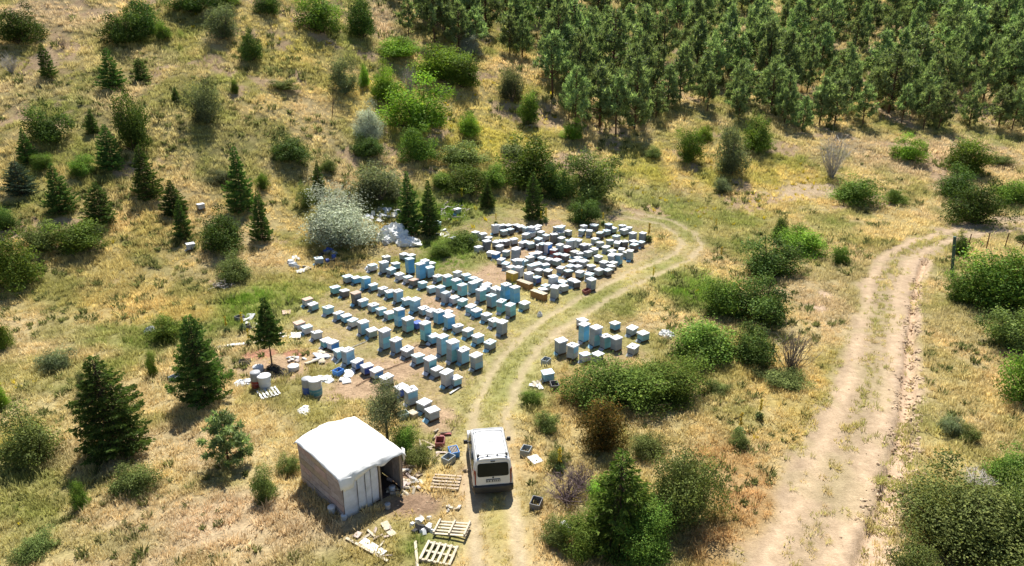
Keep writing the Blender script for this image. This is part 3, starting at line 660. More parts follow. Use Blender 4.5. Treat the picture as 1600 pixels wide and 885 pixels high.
# small silver-leaved tree: high round crown on a bare trunk
v, f, mb = bush_parts(600, 36, 9000, .03, .6, aspect=.34, up=.4)
v = v * np.array([1, 1, .74]) + np.array([0, 0, .26]); mb = MB().tube((0, 0, 0), (.01, 0, .34), .028, .022, 6)
for q in range(7): mb.tube((.01, 0, .32), (.25 * math.cos(q * .9), .25 * math.sin(q * .9), .66), .014, .005, 4)
lib('silvertree', v, f, 'leaf_grey', mb, 'bark', ('crown', 'trunk'))
CATS = {'fir': ('fir_tree', 'tree'), 'bluefir': ('fir_tree', 'tree'), 'bigfir': ('fir_tree', 'tree'), 'lollipop': ('fir_tree', 'tree'), 'pine': ('pine_tree', 'tree'), 'edgepine': ('pine_tree', 'tree'), 'youngpine': ('young_pine', 'tree'), 'juniper': ('juniper_tree', 'tree'),
        'silvertree': ('silver_leaf_tree', 'tree'), 'silver': ('silver_bush', 'bush'), 'twig': ('leafless_bush', 'bush'), 'twigpale': ('leafless_bush', 'bush'), 'twigpurple': ('leafless_bush', 'bush')}
def grow(kind, pos, w, h, label, group=None, rz=None):
    items = LIB[kind]; top, low, names = items[R.randrange(len(items))]
    nm, cat = CATS.get(kind, ('leafy_bush', 'bush'))
    if low is None:
        o = obj(nm, top, None, pos, R.uniform(0, 6.28)); o.scale = (w, w, h); return tag(o, label, cat, group)
    e = empty(nm, pos, R.uniform(0, 6.28) if rz is None else rz, label, cat, group); e.scale = (w, w, h)
    obj(names[0], top, e); obj(names[1], low, e)
    return e
def plant(kind, bx, by, wpx, hpx, label, group=None):
    p = ground(bx, min(by, 1000)); D = depth(p); w = wpx * D / FPX
    tree = kind in ('fir', 'bluefir', 'bigfir', 'lollipop', 'pine', 'youngpine', 'silvertree')
    dep = math.asin((CAM_H - p[2]) / np.linalg.norm(p - np.array([0, 0, CAM_H])))
    off = (.0 if kind in ('lollipop', 'silvertree', 'pine') else .22 if tree else .33) * w
    p2 = np.array([p[0] * (1 + off / p[1]), p[1] + off]); zc = hz(*p2)
    D2 = D + off; w = wpx * D2 / FPX
    h = max((hpx * D2 / FPX - (.10 if tree else .36) * w * math.sin(max(dep, .12))) / math.cos(dep), .3 * w)
    h -= .0 if tree else max(0, min(.3 * h, (zc - p[2]) * .5))
    return grow(kind, (p2[0], p2[1], zc - .04), w * (1.04 if tree else 1.16), h * (1.04 if tree else 1.12), label, group)

# ------------------------------------------------------------------ trees and bushes, one by one
SLF = ('small dark green fir growing on the dry slope above the hives', 'small firs on the dry slope')
SLB = ('round dark green bush on the dry slope above the hives', 'round bushes on the dry slope')
SLO = ('grey-green upright bush on the dry slope', 'upright grey bushes on the slope')
TOPB = ('dense round bush at the top of the dry slope', 'bushes at the top of the slope')
MIDB = ('bright green bush in the hollow between slope and pine wood', 'bright bushes in the hollow')
BHV = ('dark leafy bush in the thicket behind the hive block', 'thicket bushes behind the hives')
RDB = ('dark leafy bush beside the dirt road bend', 'bushes by the road bend')
TRB = ('spreading green bush between the vehicle track and dirt road', 'bushes between track and road')
FNB = ('dense green bush beside the fence posts', 'bushes by the fence')
EDG = ('dark bush at the foot of the pine wood', 'bushes at the edge of the pine wood')
LWB = ('low olive weed bush in the dry grass', 'low weed bushes')
VEG = [
 ('bigfir', 320, 640, 90, 134, ('tall dark fir beside the barrels and pallet',)), ('bigfir', 182, 722, 122, 148, ('broad dark fir standing alone in dry grass away from the hut',)),
 ('lollipop', 425, 570, 62, 104, ('small fir with bare lower trunk beside the black crates',)), ('silvertree', 606, 692, 84, 108, ('small grey-leaved tree with bare trunk behind the white hut',)),
 ('youngpine', 360, 735, 80, 84, ('bushy young pine in dry grass near the hut',)),
 ('fir', 163, 357, 56, 62, ('wide-skirted young fir on open grass above the leafy bushes', SLF[1])), ('fir', 380, 335, 52, 95, ('tallest fir on the dry slope with a slimmer fir below', SLF[1])), ('fir', 412, 380, 40, 76, ('slim fir just below the tallest slope fir', SLF[1])), ('fir', 289, 378, 34, 62, ('thin young fir near a lone white hive', SLF[1])), ('fir', 275, 343, 50, 54, ('bushy young fir touching the thin young fir', SLF[1])), ('fir', 232, 318, 50, 80, ('fir just below the tall narrow dark bush', SLF[1])),
 ('fir', 98, 340, 54, 76, ('fir standing next to the bluish young fir', SLF[1])), ('fir', 47, 260, 34, 54, ('small fir at the foot of a big round slope bush', SLF[1])), ('fir', 178, 272, 48, 68, ('fir beside the tall narrow dark bush', SLF[1])), ('fir', 76, 126, 30, 52, ('spindly fir below a round bush high on the slope', SLF[1])), ('fir', 178, 143, 44, 60, ('stout fir high on the slope with smaller fir beside', SLF[1])), ('fir', 222, 130, 32, 34, ('small fir beside the stout fir high on the slope', SLF[1])), ('fir', 147, 212, 26, 36, ('little fir alone halfway up the dry slope', SLF[1])),
 ('fir', 500, 308, 26, 52, ('narrow fir above the large silvery bush', SLF[1])), ('fir', 276, 160, 16, 22, ('tiniest fir on the dry slope', SLF[1])), ('bluefir', 36, 312, 58, 52, ('bluish young fir low on the dry slope',)),
 ('fir', 640, 372, 50, 96, ('narrow dark fir by the heap of white sheeting',)), ('fir', 672, 372, 44, 84, ('second narrow fir beside the heap of white sheeting',)), ('fir', 832, 345, 42, 70, ('pointed fir in front of the thicket behind the hive block',)), ('fir', 762, 328, 32, 44, ('small fir in the thicket behind the hives',)),
 ('dark', 215, 250, 56, 108, ('tall narrow dark bush on the slope among firs',)), ('dark', 83, 236, 66, 72, ('big round dark bush halfway up the slope above a fir', SLB[1])), ('upright', 325, 205, 54, 78, SLO), ('dark', 38, 78, 68, 66, ('broad dark bush alone at the top of the slope', TOPB[1])), ('dark', 196, 82, 66, 62, ('lower dark bush of the pair near slope top', TOPB[1])), ('dark', 226, 66, 60, 70, ('taller dark bush of the pair near slope top', TOPB[1])), ('green', 258, 68, 28, 34, ('small green bush beside the dark pair near slope top', TOPB[1])),
 ('upright', 351, 72, 62, 60, SLO), ('dark', 304, 32, 72, 50, ('wide dark bush at the crest of the slope', TOPB[1])), ('green', 350, 20, 62, 40, ('green bush behind a grey bush at the slope crest', TOPB[1])), ('dark', 422, 30, 44, 46, ('small dark bush at the crest of the slope', TOPB[1])), ('green', 500, 64, 72, 72, ('bush with silvery grey top at the crest of the slope',)), ('dark', 566, 66, 50, 72, ('upright dark bush nearest the pine wood on the crest', TOPB[1])), ('dark', 395, 104, 42, 54, ('compact dark bush alone high on the open slope', SLB[1])),
 ('upright', 540, 155, 46, 64, SLO), ('dark', 10, 368, 40, 46, ('dark bush at the foot of the bluish fir slope', SLB[1])), ('green', 32, 462, 84, 92, ('biggest green bush low on the dry slope', SLB[1])), ('green', 128, 408, 84, 60, ('leafy green bush below the wide-skirted young fir', SLB[1])), ('olive', 70, 405, 60, 50, ('olive bush joining two green bushes low on slope', SLB[1])), ('dark', 352, 402, 74, 74, ('dark bushy conifer near the lone white hive on the slope',)), ('olive', 368, 444, 62, 44, ('yellow-green low bush by the firewood heap',)),
 ('green', 8, 550, 38, 66, ('green bush by the golden dry grass strip', SLB[1])), ('bright', 2, 645, 32, 50, ('low bright bush among yellow flowers', LWB[1])), ('olive', 58, 740, 92, 92, ('wide olive bush beside the broad lone fir',)), ('olive', 215, 780, 72, 54, ('low olive bush in dry grass below the broad fir', LWB[1])), ('green', 262, 540, 58, 48, ('low green bush by the white bag in the hollow', LWB[1])), ('dark', 456, 266, 68, 50, ('dark low bush on slope above the silvery bush', SLB[1])),
 ('green', 70, 273, 36, 30, ('small green bush between firs and bluish fir', SLB[1])), ('green', 132, 282, 42, 40, ('small green bush between two slope firs', SLB[1])), ('upright', 90, 585, 56, 44, SLO), ('green', 240, 592, 18, 48, ('thin green shrub beside the tall fir by barrels', LWB[1])), ('upright', 136, 622, 22, 50, SLO), ('upright', 345, 295, 44, 28, SLO), ('green', 412, 300, 22, 30, ('small green shrub above the tallest slope fir', LWB[1])), ('olive', 515, 275, 30, 28, LWB),
 ('twigpale', 20, 120, 34, 30, ('pale leafless bush at the top of the slope',)), ('twig', 100, 80, 18, 22, ('thin bare shrub beside a round bush atop the slope',)), ('green', 368, 150, 14, 26, ('thin green shrub on the open upper slope', LWB[1])), ('olive', 445, 150, 50, 24, ('low olive scrub on the open upper slope', LWB[1])),
 ('silver', 530, 396, 134, 96, ('large round silvery bush beside the ends of the hive rows',)), ('dark', 575, 254, 52, 40, ('dark undergrowth below the small silvery tree on slope',)), ('silver', 577, 225, 56, 56, ('small silver-leaved bush in front of big green bush',)),
 ('bright', 652, 222, 108, 84, ('biggest bright green round bush in the hollow',)), ('green', 656, 262, 62, 62, ('green bush below the biggest bright bush', MIDB[1])), ('bright', 602, 166, 54, 54, ('bright bush above the small silver-leaved bush', MIDB[1])), ('bright', 622, 104, 84, 42, ('low bright bush at the foot of the pine wood', MIDB[1])), ('bright', 690, 140, 88, 66, ('wide bright bush in front of the first pines', MIDB[1])), ('green', 726, 148, 66, 60, ('green bush joined to the wide bright one by pines', MIDB[1])), ('bright', 570, 140, 20, 40, ('small bright shrub beside a grey upright bush', MIDB[1])),
 ('twigpale', 640, 150, 34, 42, ('pale grey bare bush between bright green bushes',)), ('silver', 735, 92, 40, 38, ('silvery bush at the foot of the pines in the hollow',)), ('bright', 734, 220, 44, 44, ('tufted bright bush alone in yellow grass', MIDB[1])), ('upright', 800, 166, 48, 66, SLO), ('green', 828, 200, 38, 54, ('green shrub beside a grey bush by the wood', MIDB[1])), ('olive', 720, 270, 88, 48, ('low olive scrub above the thicket behind the hives', MIDB[1])),
 ('upright', 595, 328, 96, 74, ('wide grey-green bush above the silvery bush',)), ('green', 724, 314, 78, 54, BHV), ('green', 690, 300, 40, 30, BHV), ('green', 820, 306, 96, 88, BHV), ('olive', 925, 326, 90, 94, BHV), ('dark', 872, 318, 62, 70, BHV), ('dark', 910, 354, 54, 48, BHV), ('green', 770, 300, 50, 44, BHV), ('olive', 1020, 250, 30, 20, ('olive weed bush below the pine wood edge', LWB[1])),
 ('bright', 895, 224, 36, 32, ('small bright green bush below a pine',)), ('upright', 1140, 282, 66, 84, EDG), ('green', 1075, 260, 48, 58, EDG), ('green', 1182, 244, 54, 60, EDG), ('bright', 1100, 225, 26, 30, EDG),
 ('dark', 1198, 440, 96, 74, ('very dark bush beside the lush grass at track bend',)), ('bright', 1250, 402, 88, 50, ('bright green bush behind the very dark bush', TRB[1])), ('dark', 1218, 380, 26, 46, ('dark upright shrub rising behind the very dark bush', TRB[1])), ('green', 1310, 416, 32, 34, ('small round bush standing alone beside the road bank', TRB[1])), ('dark', 1188, 514, 104, 82, ('dense bush just below the very dark bush', TRB[1])), ('green', 1126, 500, 78, 68, ('green bush next to the lush grass patch', TRB[1])), ('green', 1098, 576, 112, 74, ('wide green bush touching the small hive group', TRB[1])), ('dark', 1172, 576, 84, 72, ('dark bush beside the leafless brown shrub', TRB[1])),
 ('big_green', 962, 652, 150, 84, ('widest green bush below the small hive group',)), ('big_green', 1045, 640, 112, 80, ('green bush joined to the widest bush below hives', TRB[1])), ('rust', 938, 712, 78, 90, ('rusty-topped dark bush beside the dry grass by the track',)), ('big_green', 918, 872, 92, 76, ('green bush crowding the big dark juniper',)), ('big_green', 1005, 890, 110, 90, ('green bush between the big juniper and tall olive bush',)), ('bright', 948, 800, 66, 50, ('bright green spray beside the big dark juniper',)), ('green', 985, 830, 70, 60, ('mid green bush against the big dark juniper',)), ('dark', 965, 800, 76, 64, ('dark bush hugging the stem of the big juniper',)), ('juniper', 962, 880, 124, 146, ('big dark juniper with spreading sprays beside the vehicle track',)), ('big_olive', 1058, 838, 118, 130, ('tall olive bush next to the big dark juniper',)), ('olive', 1010, 720, 60, 44, ('low olive bush behind the big dark juniper', TRB[1])),
 ('twig', 1233, 590, 74, 76, ('leafless brown shrub beside the dirt road',)), ('olive', 1222, 612, 80, 34, ('low green bush under the leafless brown shrub',)), ('twigpurple', 885, 800, 78, 62, ('purplish bare bush beside the vehicle track',)), ('twigpurple', 905, 770, 50, 50, ('purplish bare bush nearer the rusty bush',)),
 ('green', 1330, 324, 80, 48, RDB), ('twigpale', 1297, 284, 54, 66, ('pale dead bush below the pine wood',)), ('bright', 1418, 258, 54, 40, EDG), ('dark', 1492, 316, 66, 56, RDB), ('green', 1502, 280, 74, 62, RDB), ('dark', 1520, 356, 78, 74, RDB), ('green', 1575, 325, 60, 46, RDB), ('green', 1616, 320, 60, 44, RDB), ('upright', 1128, 304, 38, 26, SLO), ('green', 1400, 322, 38, 26, RDB), ('olive', 1560, 262, 40, 20, EDG),
 ('green', 1545, 494, 120, 104, FNB), ('big_green', 1606, 500, 90, 110, FNB), ('olive', 1572, 556, 90, 84, FNB), ('green', 1600, 645, 88, 116, FNB), ('green', 1500, 478, 60, 52, FNB), ('dark', 1497, 402, 24, 40, ('dark creeper climbing round the green gate post',)), ('dark', 1594, 380, 20, 16, FNB),
 ('big_olive', 1500, 905, 200, 150, ('biggest olive-grey bush beside the washed-out gully',)), ('big_olive', 1600, 900, 130, 170, ('olive bush overlapping the biggest bush by the gully',)), ('olive', 1425, 930, 80, 80, FNB), ('green', 1570, 766, 76, 66, ('dark green bush behind the biggest olive-grey bush',)), ('olive', 1512, 696, 36, 34, ('olive weed bush beyond the gully in dry grass', LWB[1])), ('upright', 1484, 684, 44, 36, SLO), ('twigpale', 1520, 765, 60, 28, ('fallen pale twigs behind the biggest olive-grey bush',)), 
 ('olive', 655, 735, 50, 40, ('green weed bush between hut and pallet',)), ('green', 632, 715, 44, 50, ('green weed bush behind the hut corner', LWB[1])), ('olive', 415, 790, 40, 60, ('olive weed clump in dry grass facing the plank wall', LWB[1])), ('olive', 455, 745, 36, 34, ('olive weed bush against the plank wall of hut', LWB[1])), ('upright', 800, 250, 44, 26, SLO), ('olive', 480, 330, 26, 40, ('olive shrub just above the large silvery bush', LWB[1])), ('olive', 60, 880, 60, 40, LWB), ('green', 130, 800, 30, 50, LWB), ('green', 720, 395, 60, 34, ('lush green weed bush at the corner of hive block',)), ('green', 690, 405, 40, 26, ('green weed bush at the far end of last hive row', LWB[1])),
 ('olive', 870, 735, 40, 36, ('olive weed bush around a mullein opposite the van', LWB[1])), ('olive', 855, 680, 44, 40, ('olive weed bush on the verge just past the van', LWB[1])), ('green', 830, 640, 40, 30, ('green weed bush on the verge below the small hive group', LWB[1])), ('olive', 1155, 705, 34, 30, ('olive weed bush under the mulleins by the road', LWB[1])), ('olive', 1120, 620, 40, 26, ('olive weed bush below the wide green bushes', LWB[1])), ('olive', 870, 860, 50, 44, ('olive weed bush beside the white sack and juniper', LWB[1]))]
for kind, bx, by, wp, hp, lab in VEG: plant(kind, bx, by, wp, hp, *lab)

# the pine wood: trees stand where the photograph's wood begins and fill the slope behind
EDGE = [(612, -40), (622, 30), (655, 78), (700, 70), (745, 92), (800, 88), (835, 50), (848, 110), (868, 150), (880, 196), (915, 214), (965, 214), (1005, 216), (1050, 180), (1100, 178), (1160, 190), (1215, 196), (1262, 214), (1310, 206), (1355, 200), (1440, 205), (1500, 192), (1600, 212), (1700, 215)]
ex = np.array([e[0] for e in EDGE]); ey = np.array([e[1] for e in EDGE])
pts = []
def try_pine(px, py, dmin):
    p = ground(px, py)
    for q in pts:
        if (q[0] - p[0]) ** 2 + (q[1] - p[1]) ** 2 < dmin * dmin: return
    pts.append((p[0], p[1], p[2], px, py))
for e in [(640, 55), (672, 72), (700, 66), (722, 80), (760, 84), (795, 86), (815, 88), (862, 112), (858, 150), (884, 190), (905, 205), (925, 196), (970, 214), (990, 206), (1030, 190), (1060, 160), (1100, 176), (1110, 160), (1160, 190), (1215, 195), (1250, 208), (1280, 196), (1310, 204), (1355, 198), (1380, 190), (1400, 196), (1436, 202), (1470, 200), (1510, 190), (1560, 200), (1586, 208)]: try_pine(*e, 1.5)
rr = random.Random(3)
for i in range(7000):
    px = rr.uniform(600, 1690); py = rr.uniform(-130, 214)
    if py > np.interp(px, ex, ey) - 4 or (px < 615) or (822 < px < 850 and py > 25) or (1180 < px < 1205 and 128 < py < 150): continue
    y_here = ground(px, py)[1] if i % 1 == 0 else 0
    if y_here > 185: continue
    try_pine(px, py, 3.4 if py > 100 else 3.9)
pts = sorted(pts, key=lambda q: q[1])[:290]
for (x, y, z, px, py) in pts:
    edge = py > np.interp(px, ex, ey) - 9
    x += R.gauss(0, .5); y += R.gauss(0, .5); z = hz(x, y)
    if R.random() < .05 and not edge: continue
    h = R.triangular(4.6, 10.2, 7.2) * (.8 if edge else 1) * (1.12 if px < 1000 else 1); w = h * R.uniform(.56, .84)
    where = 'above the bright bushes of the hollow' if px < 840 else 'above the thicket behind the hives' if px < 1060 else 'above the dead pale bush' if px < 1340 else 'above the dirt road bend'
    lab = '%s %s pine %s %s' % ('tall' if h > 8.2 else 'short' if h < 6.4 else 'mid-height', 'broad' if w / h > .69 else 'slender', 'on the sunny wood edge' if edge else 'just behind the wood edge' if py > np.interp(px, ex, ey) - 50 else 'in the middle of the wood' if py > np.interp(px, ex, ey) - 110 else 'deep in the wood', where)
    grow('edgepine' if edge and R.random() < .75 else 'pine', (x, y, z - .05), w, h, lab, 'pines on the edge of the wood' if edge else 'pines of the wood')

# mullein: tall yellow flower spikes
mb = MB(); mb.tube((0, 0, 0), (0, 0, 1), .012, .008, 5); ST = mb.mesh('stalk', 'mullein_leaf')
r_ = np.random.default_rng(77)
P = np.stack([r_.normal(0, .03, 160), r_.normal(0, .03, 160), r_.uniform(.45, 1.03, 160)], 1); v, f = cards(P, unit(r_.normal(0, 1, (160, 3))), .06, r_, .8); SP = npmesh('flower_spike', v, f, 'mullein_flower')
P = np.stack([r_.normal(0, .1, 120), r_.normal(0, .1, 120), r_.uniform(.02, .3, 120)], 1); v, f = cards(P, unit(r_.normal(0, 1, (120, 3)) + np.array([0, 0, .8])), .16, r_, .4); LV = npmesh('leaves', v, f, 'mullein_leaf')
for (px, py, h) in [(1013, 378, 1.7), (908, 352, 1.5), (722, 318, 1.5), (380, 518, 1.3), (853, 348, 1.4), (845, 350, 1.2), (718, 384, 1.2), (800, 448, .9), (874, 738, 1.2), (1186, 655, 1.1), (1155, 680, 1.2), (355, 520, 1.1), (942, 352, 1.2), (1126, 408, 1.2), (1020, 440, 1.1), (1118, 360, 1.1), (775, 352, 1.1), (390, 540, 1.1)]:
    p = ground(px, py); e = empty('mullein_plant', p, R.uniform(0, 6), 'tall mullein with yellow flower spike in the grass', 'plant', 'yellow mullein plants'); e.scale = (h * .9, h * .9, h)
    obj('stalk', ST, e); obj('flower_spike', SP, e); obj('leaves', LV, e)

PLACED = []
# ------------------------------------------------------------------ beehives
BX, BY, BH = .42, .50, .33
def hive_box_mesh(colr, front):
    mb = MB(); mb.box((0, 0, BH / 2), (BX, BY, BH))
    for s in (-1, 1):                                                    # corner battens and hand grips
        mb.box((s * (BX / 2 - .02), -BY / 2 - .004, BH / 2), (.035, .012, BH - .006)); mb.box((s * (BX / 2 + .006), 0, BH * .68), (.014, .16, .03))
    mb.box((0, -BY / 2 - .006, BH * .7), (.15, .014, .03))
    me = mb.mesh('hive_box', 'paint_' + colr); me.materials.append(MATS['paint_' + front])
    for p in me.polygons:
        if p.normal.y < -.9: p.material_index = 1
    return me
_hb = {}
def hive_box(colr, front):
    if (colr, front) not in _hb: _hb[(colr, front)] = hive_box_mesh(colr, front)
    return _hb[(colr, front)]
def lid_mesh(mat):
    mb = MB(); mb.box((0, 0, .045), (.50, .58, .03), taper=.985); mb.box((0, 0, .012), (.492, .572, .042)); return mb.mesh('lid', mat)
LIDS = {k: lid_mesh(k) for k in ('lid_white', 'lid_blue', 'lid_brown', 'lid_grey')}
mb = MB(); mb.box((0, 0, .115), (.43, .53, .035)); FLOOR = {}
for s in (-1, 1): mb.box((s * .16, 0, .05), (.05, .5, .1))
STAND = mb.mesh('stand', 'wood_dark')
LAND = {}
for k in ('white', 'light_blue', 'grey'):
    mb = MB(); rot = Matrix.Rotation(math.radians(38), 3, 'X'); mb.box((0, -.36, .07), (.36, .2, .018), rot); LAND[k] = mb.mesh('landing_board', 'paint_' + k)
SLOT = MB().box((0, -.2525, .147), (.2, .006, .022)).mesh('entrance_slot', 'plastic_black')
mb = MB(); mb.box((0, 0, 0), (.13, .1, .06), taper=.7); WEIGHT = mb.mesh('lid_stone', 'stone')
mb = MB()
for s in (-1, 1): mb.box((s * (BX / 2 - .012), 0, BH / 2), (.024, BY, BH)); mb.box((0, s * (BY / 2 - .012), BH / 2), (BX - .052, .024, BH))
mb.box((0, 0, .015), (BX - .06, BY - .06, .02))
OPENB = {}
def open_mesh(colr):
    if colr not in OPENB: OPENB[colr] = mb_open.mesh('hive_box', 'paint_' + colr)
    return OPENB[colr]
mb_open = mb
FRONT = {'light_blue': 'grey', 'sky_blue': 'light_blue', 'turquoise': 'grey', 'white': 'white', 'grey': 'grey', 'green_grey': 'grey', 'dark': 'dark', 'navy': 'grey', 'blue': 'white', 'red_brown': 'red_brown', 'wood': 'wood'}
ALT = {'light_blue': ['light_blue', 'sky_blue', 'grey', 'turquoise'], 'sky_blue': ['sky_blue', 'sky_blue', 'light_blue'], 'turquoise': ['turquoise', 'light_blue', 'turquoise'], 'white': ['white', 'grey'], 'grey': ['grey', 'light_blue', 'white'],
       'green_grey': ['green_grey', 'grey'], 'dark': ['dark'], 'navy': ['navy', 'blue'], 'blue': ['blue'], 'red_brown': ['red_brown'], 'wood': ['wood']}
CODE = {'b': 'light_blue', 's': 'sky_blue', 't': 'turquoise', 'w': 'white', 'g': 'grey', 'e': 'green_grey', 'd': 'dark', 'n': 'navy', 'u': 'blue', 'r': 'red_brown', 'o': 'wood'}
WORD = {'light_blue': 'pale blue', 'sky_blue': 'sky blue', 'turquoise': 'turquoise', 'white': 'off-white', 'grey': 'grey', 'green_grey': 'grey-green', 'dark': 'dark grey', 'navy': 'navy blue', 'blue': 'deep blue', 'red_brown': 'red-brown', 'wood': 'bare wood'}
NB = {1: 'single-box', 2: 'two-box', 3: 'three-box'}
def hive(px, py, n, code, label=None, group=None, lid=None, yaw=None, jit=5, kind='hive'):
    """px, py: centre of the lid in the photograph; the hive stands on the ground below it"""
    colr = CODE[code]; sc = R.uniform(1.02, 1.12)
    top = (.13 + n * BH + .04) * sc; z = 0.0
    for _ in range(3):
        p = flat(px, py, z + top); z = hz(*p)
    if z > 1.0: p = ground(px, py + 10)[:2]; z = hz(*p)
    rz = math.radians(-45 + R.gauss(0, jit) if yaw is None else yaw)
    PLACED.append((p[0], p[1]))
    e = empty('beehive', (p[0], p[1], z - .015), rz, label, 'beehive', group); e.scale = (sc,) * 3
    e.rotation_euler = (R.gauss(0, .02), R.gauss(0, .02), rz)
    obj('stand', STAND, e)
    zz = .1325; fr = FRONT[colr] if R.random() < .75 else colr
    for i in range(n):
        cc = colr if i == 0 or R.random() < .5 else R.choice(ALT[colr])
        o = obj('hive_box', hive_box(cc, fr if i == 0 or R.random() < .6 else FRONT[cc]), e, (R.gauss(0, .006), R.gauss(0, .006), zz)); zz += BH + .002
    obj('entrance_slot', SLOT, e)
    if R.random() < .8: obj('landing_board', LAND[R.choice(['white', 'light_blue', 'grey'])], e)
    if lid != 'open':
        lm = lid or R.choice(['lid_white'] * 5 + ['lid_blue'] * 2 + ['lid_grey'] * (1 if code in 'dg' else 0))
        l = obj('lid', LIDS[lm], e, (R.gauss(0, .012), R.gauss(0, .012), zz), R.gauss(0, .04)); l.rotation_euler = (R.gauss(0, .025), R.gauss(0, .025), R.gauss(0, .04))
        if R.random() < .28: obj('lid_stone', WEIGHT, l, (R.uniform(-.1, .1), R.uniform(-.1, .1), .09), R.uniform(0, 3))
    return e
def rows(s):
    out_ = []
    for q in s.split():
        a, b_, c_ = q.split(','); out_.append((float(a), float(b_), int(c_[0]), c_[1:]))
    return out_
ROWS = [  # rows counted from the hut; each entry: lid pixel, boxes + colour code + optional lid mark (R brown lid, O open)
 '467.5,503.5,1wR 479.5,510,1w 494,519,1w 509,531,1w 520,534,1u 530.5,547,1w 543,546.5,2b 558.5,563.5,1u 573,571,1n 588,577.5,1u 604,588,1w 627.5,604,1n 642,608,2g 662,628,1g 675,640.5,1g',
 '480,467,1wR 489.5,474.5,1b 512.5,480,1b 529,488.5,1w 540.5,493,1g 551,499.5,1w 567,502.5,2b 580.5,515,1e 600,515.5,3b 619,530.5,2b 636.5,544.5,1g 653,555,1b 671.5,559.5,2g 682.5,576,1g 699,580.5,2w 711,589.5,1b',
 '523.5,448.5,1w 537.5,454,1d 556.5,457,2dR 567.5,469,1b 583,476,1g 595.5,482.5,1b 608,488,1t 623.5,483,3s 637,497.5,2t 652,502,1nO 664.5,504.5,3t 677.5,524,1w 691,525,3b 707,533.5,3t 724,545.5,2b 744.5,554.5,2b',
 '543,431.5,1g 556.5,433.5,1s 571,434,2s 583,444.5,1b 598,450,1g 609,455,1s 621.5,454.5,2b 635.5,467,1w 648,467.5,2b 662.5,481,1b 674,485,1w 685.5,486,2s 698.5,487,1w 702,494,2s 715.5,508.5,1w 731,515.5,1b 747,524.5,1b 766,534,1g',
 '624.5,428,1w 637,432.5,1w 646.5,437,1dR 660,441.5,1b 674,448.5,1b 688,448,2g 697,455.5,2gO 709.5,464.5,1w 722.5,468.5,1w 736,478,1w 745,484.5,1s 759.5,491,1g 771,500,1w 784,502.5,2g',
 '581.5,414,1w 603,401,1g 599.5,409.5,2g 618,411.5,1b 611.5,420,1b 630.5,397,1e 642.5,398.5,1e 640,404.5,3s 657,412,3s 664,407,3b 673,411,1e 671.5,417.5,2b 683.5,431,1b 698.5,431,2w 715,425,1w 713,437,2t 728.5,429.5,1w 722.5,445,2t 739,434,1w 738.5,441.5,2b 747,438,1b 751.5,452.5,2t 761,444,1e 758,448,1b 774.5,450,1w 783,452,2b 790,444,3s 805,448.5,3s 768,461.5,2b 784,470,2t 798.5,476,2t']
ORD = 'first second third fourth fifth sixth seventh eighth ninth tenth eleventh twelfth thirteenth fourteenth fifteenth sixteenth seventeenth eighteenth nineteenth twentieth twenty-first twenty-second twenty-third twenty-fourth twenty-fifth twenty-sixth twenty-seventh twenty-eighth twenty-ninth thirtieth thirty-first'.split()
for ri, s in enumerate(ROWS):
    hs_ = sorted(rows(s), key=lambda q: -q[0])
    for i, (px, py, n, cd) in enumerate(hs_):
        if cd in ('w', 'g') and R.random() < .4: cd = R.choice('bbts')
        lid = 'lid_brown' if 'R' in cd else 'open' if 'O' in cd else None
        ex_ = ' with brown lid' if 'R' in cd else ' without lid' if 'O' in cd else ''
        rw = 'row nearest the hut' if ri == 0 else ORD[ri] + ' row from hut'
        hive(px, py, n, cd[0], '%s %s beehive%s, %s from track end, %s' % (WORD[CODE[cd[0]]], NB[n], ex_, ORD[i], rw), 'beehives standing in rows', lid)
BLOCK = '''710,371.5,1d 735,374.5,1g 754.5,365.5,1w 763,371,1g 760,376.5,2d 747.5,386,1w 775,378,1e 781,384,1g 780,354,1w 787,360.5,1g 797.5,358.5,1d 803,373.5,1g 813.5,354.5,1d 837.5,358,1e 822,366,1e 845.5,362.5,1e 853,367.5,1g
841,372.5,2d 870,355,1e 865.5,366,2d 876,362.5,1e 888,361,1g 816,379,1g 829,380,1e 844.5,382.5,1w 856.5,381,2u 865.5,389.5,1r 840.5,395,1g 885,385.5,1r 805.5,389.5,2g 890,378.5,1g 899.5,374.5,1g 909,360,1e 927.5,351.5,1g 912,353,1w 921,360.5,1e 938,363.5,1d 951,350.5,2d 948,360,1g
973,352.5,1g 982.5,355.5,1g 975.5,359,1g 989,364,2g 1004.5,364,2g 929.5,373,1e 904,375.5,1g 913.5,382,2d 938,379,1g 953,375.5,1e 964,378.5,1g 975,377,1d 1001.5,378,1d 991.5,382,1d 947.5,385.5,1e 956.5,391.5,1g 971.5,389,1g 985,391.5,2e
791,392.5,1e 775,395.5,1u 767,394,1w 783,405,1b 791,411,1b 798.5,417,1b 811.5,417.5,2w 818.5,407,1e 828.5,401.5,1g 831,414.5,1w 826,427,2w 842,421.5,1g 839,433,1n 847,402.5,1e 858,405,1g 870,406,1e 883,398.5,1d 872,397,1r 898.5,393,1g 905,395.5,1g 895,408,1d
924,415,1g 935.5,421,1e 935,400.5,1g 944,409.5,1g 876.5,418,1e 856,422.5,1d 887.5,423,1d 906.5,424.5,1e 920.5,428,1b 924,436,2g 864.5,432,2w 967.5,398,2b 953.5,415.5,1g 949.5,421.5,1d 852,445.5,1w 848,451.5,1d 866.5,448,2g 881,446,1g 899.5,440,1d 919,393,1g 928,389,1g 912,408,1g'''
for (px, py, n, cd) in rows(BLOCK.replace('\n', ' ')):
    hive(px, py, n, cd[0], '%s %s beehive crowded into the dense hive block' % (WORD[CODE[cd[0]]], NB[n]), 'beehives of the dense block', jit=13)
rq = random.Random(44); added = 0
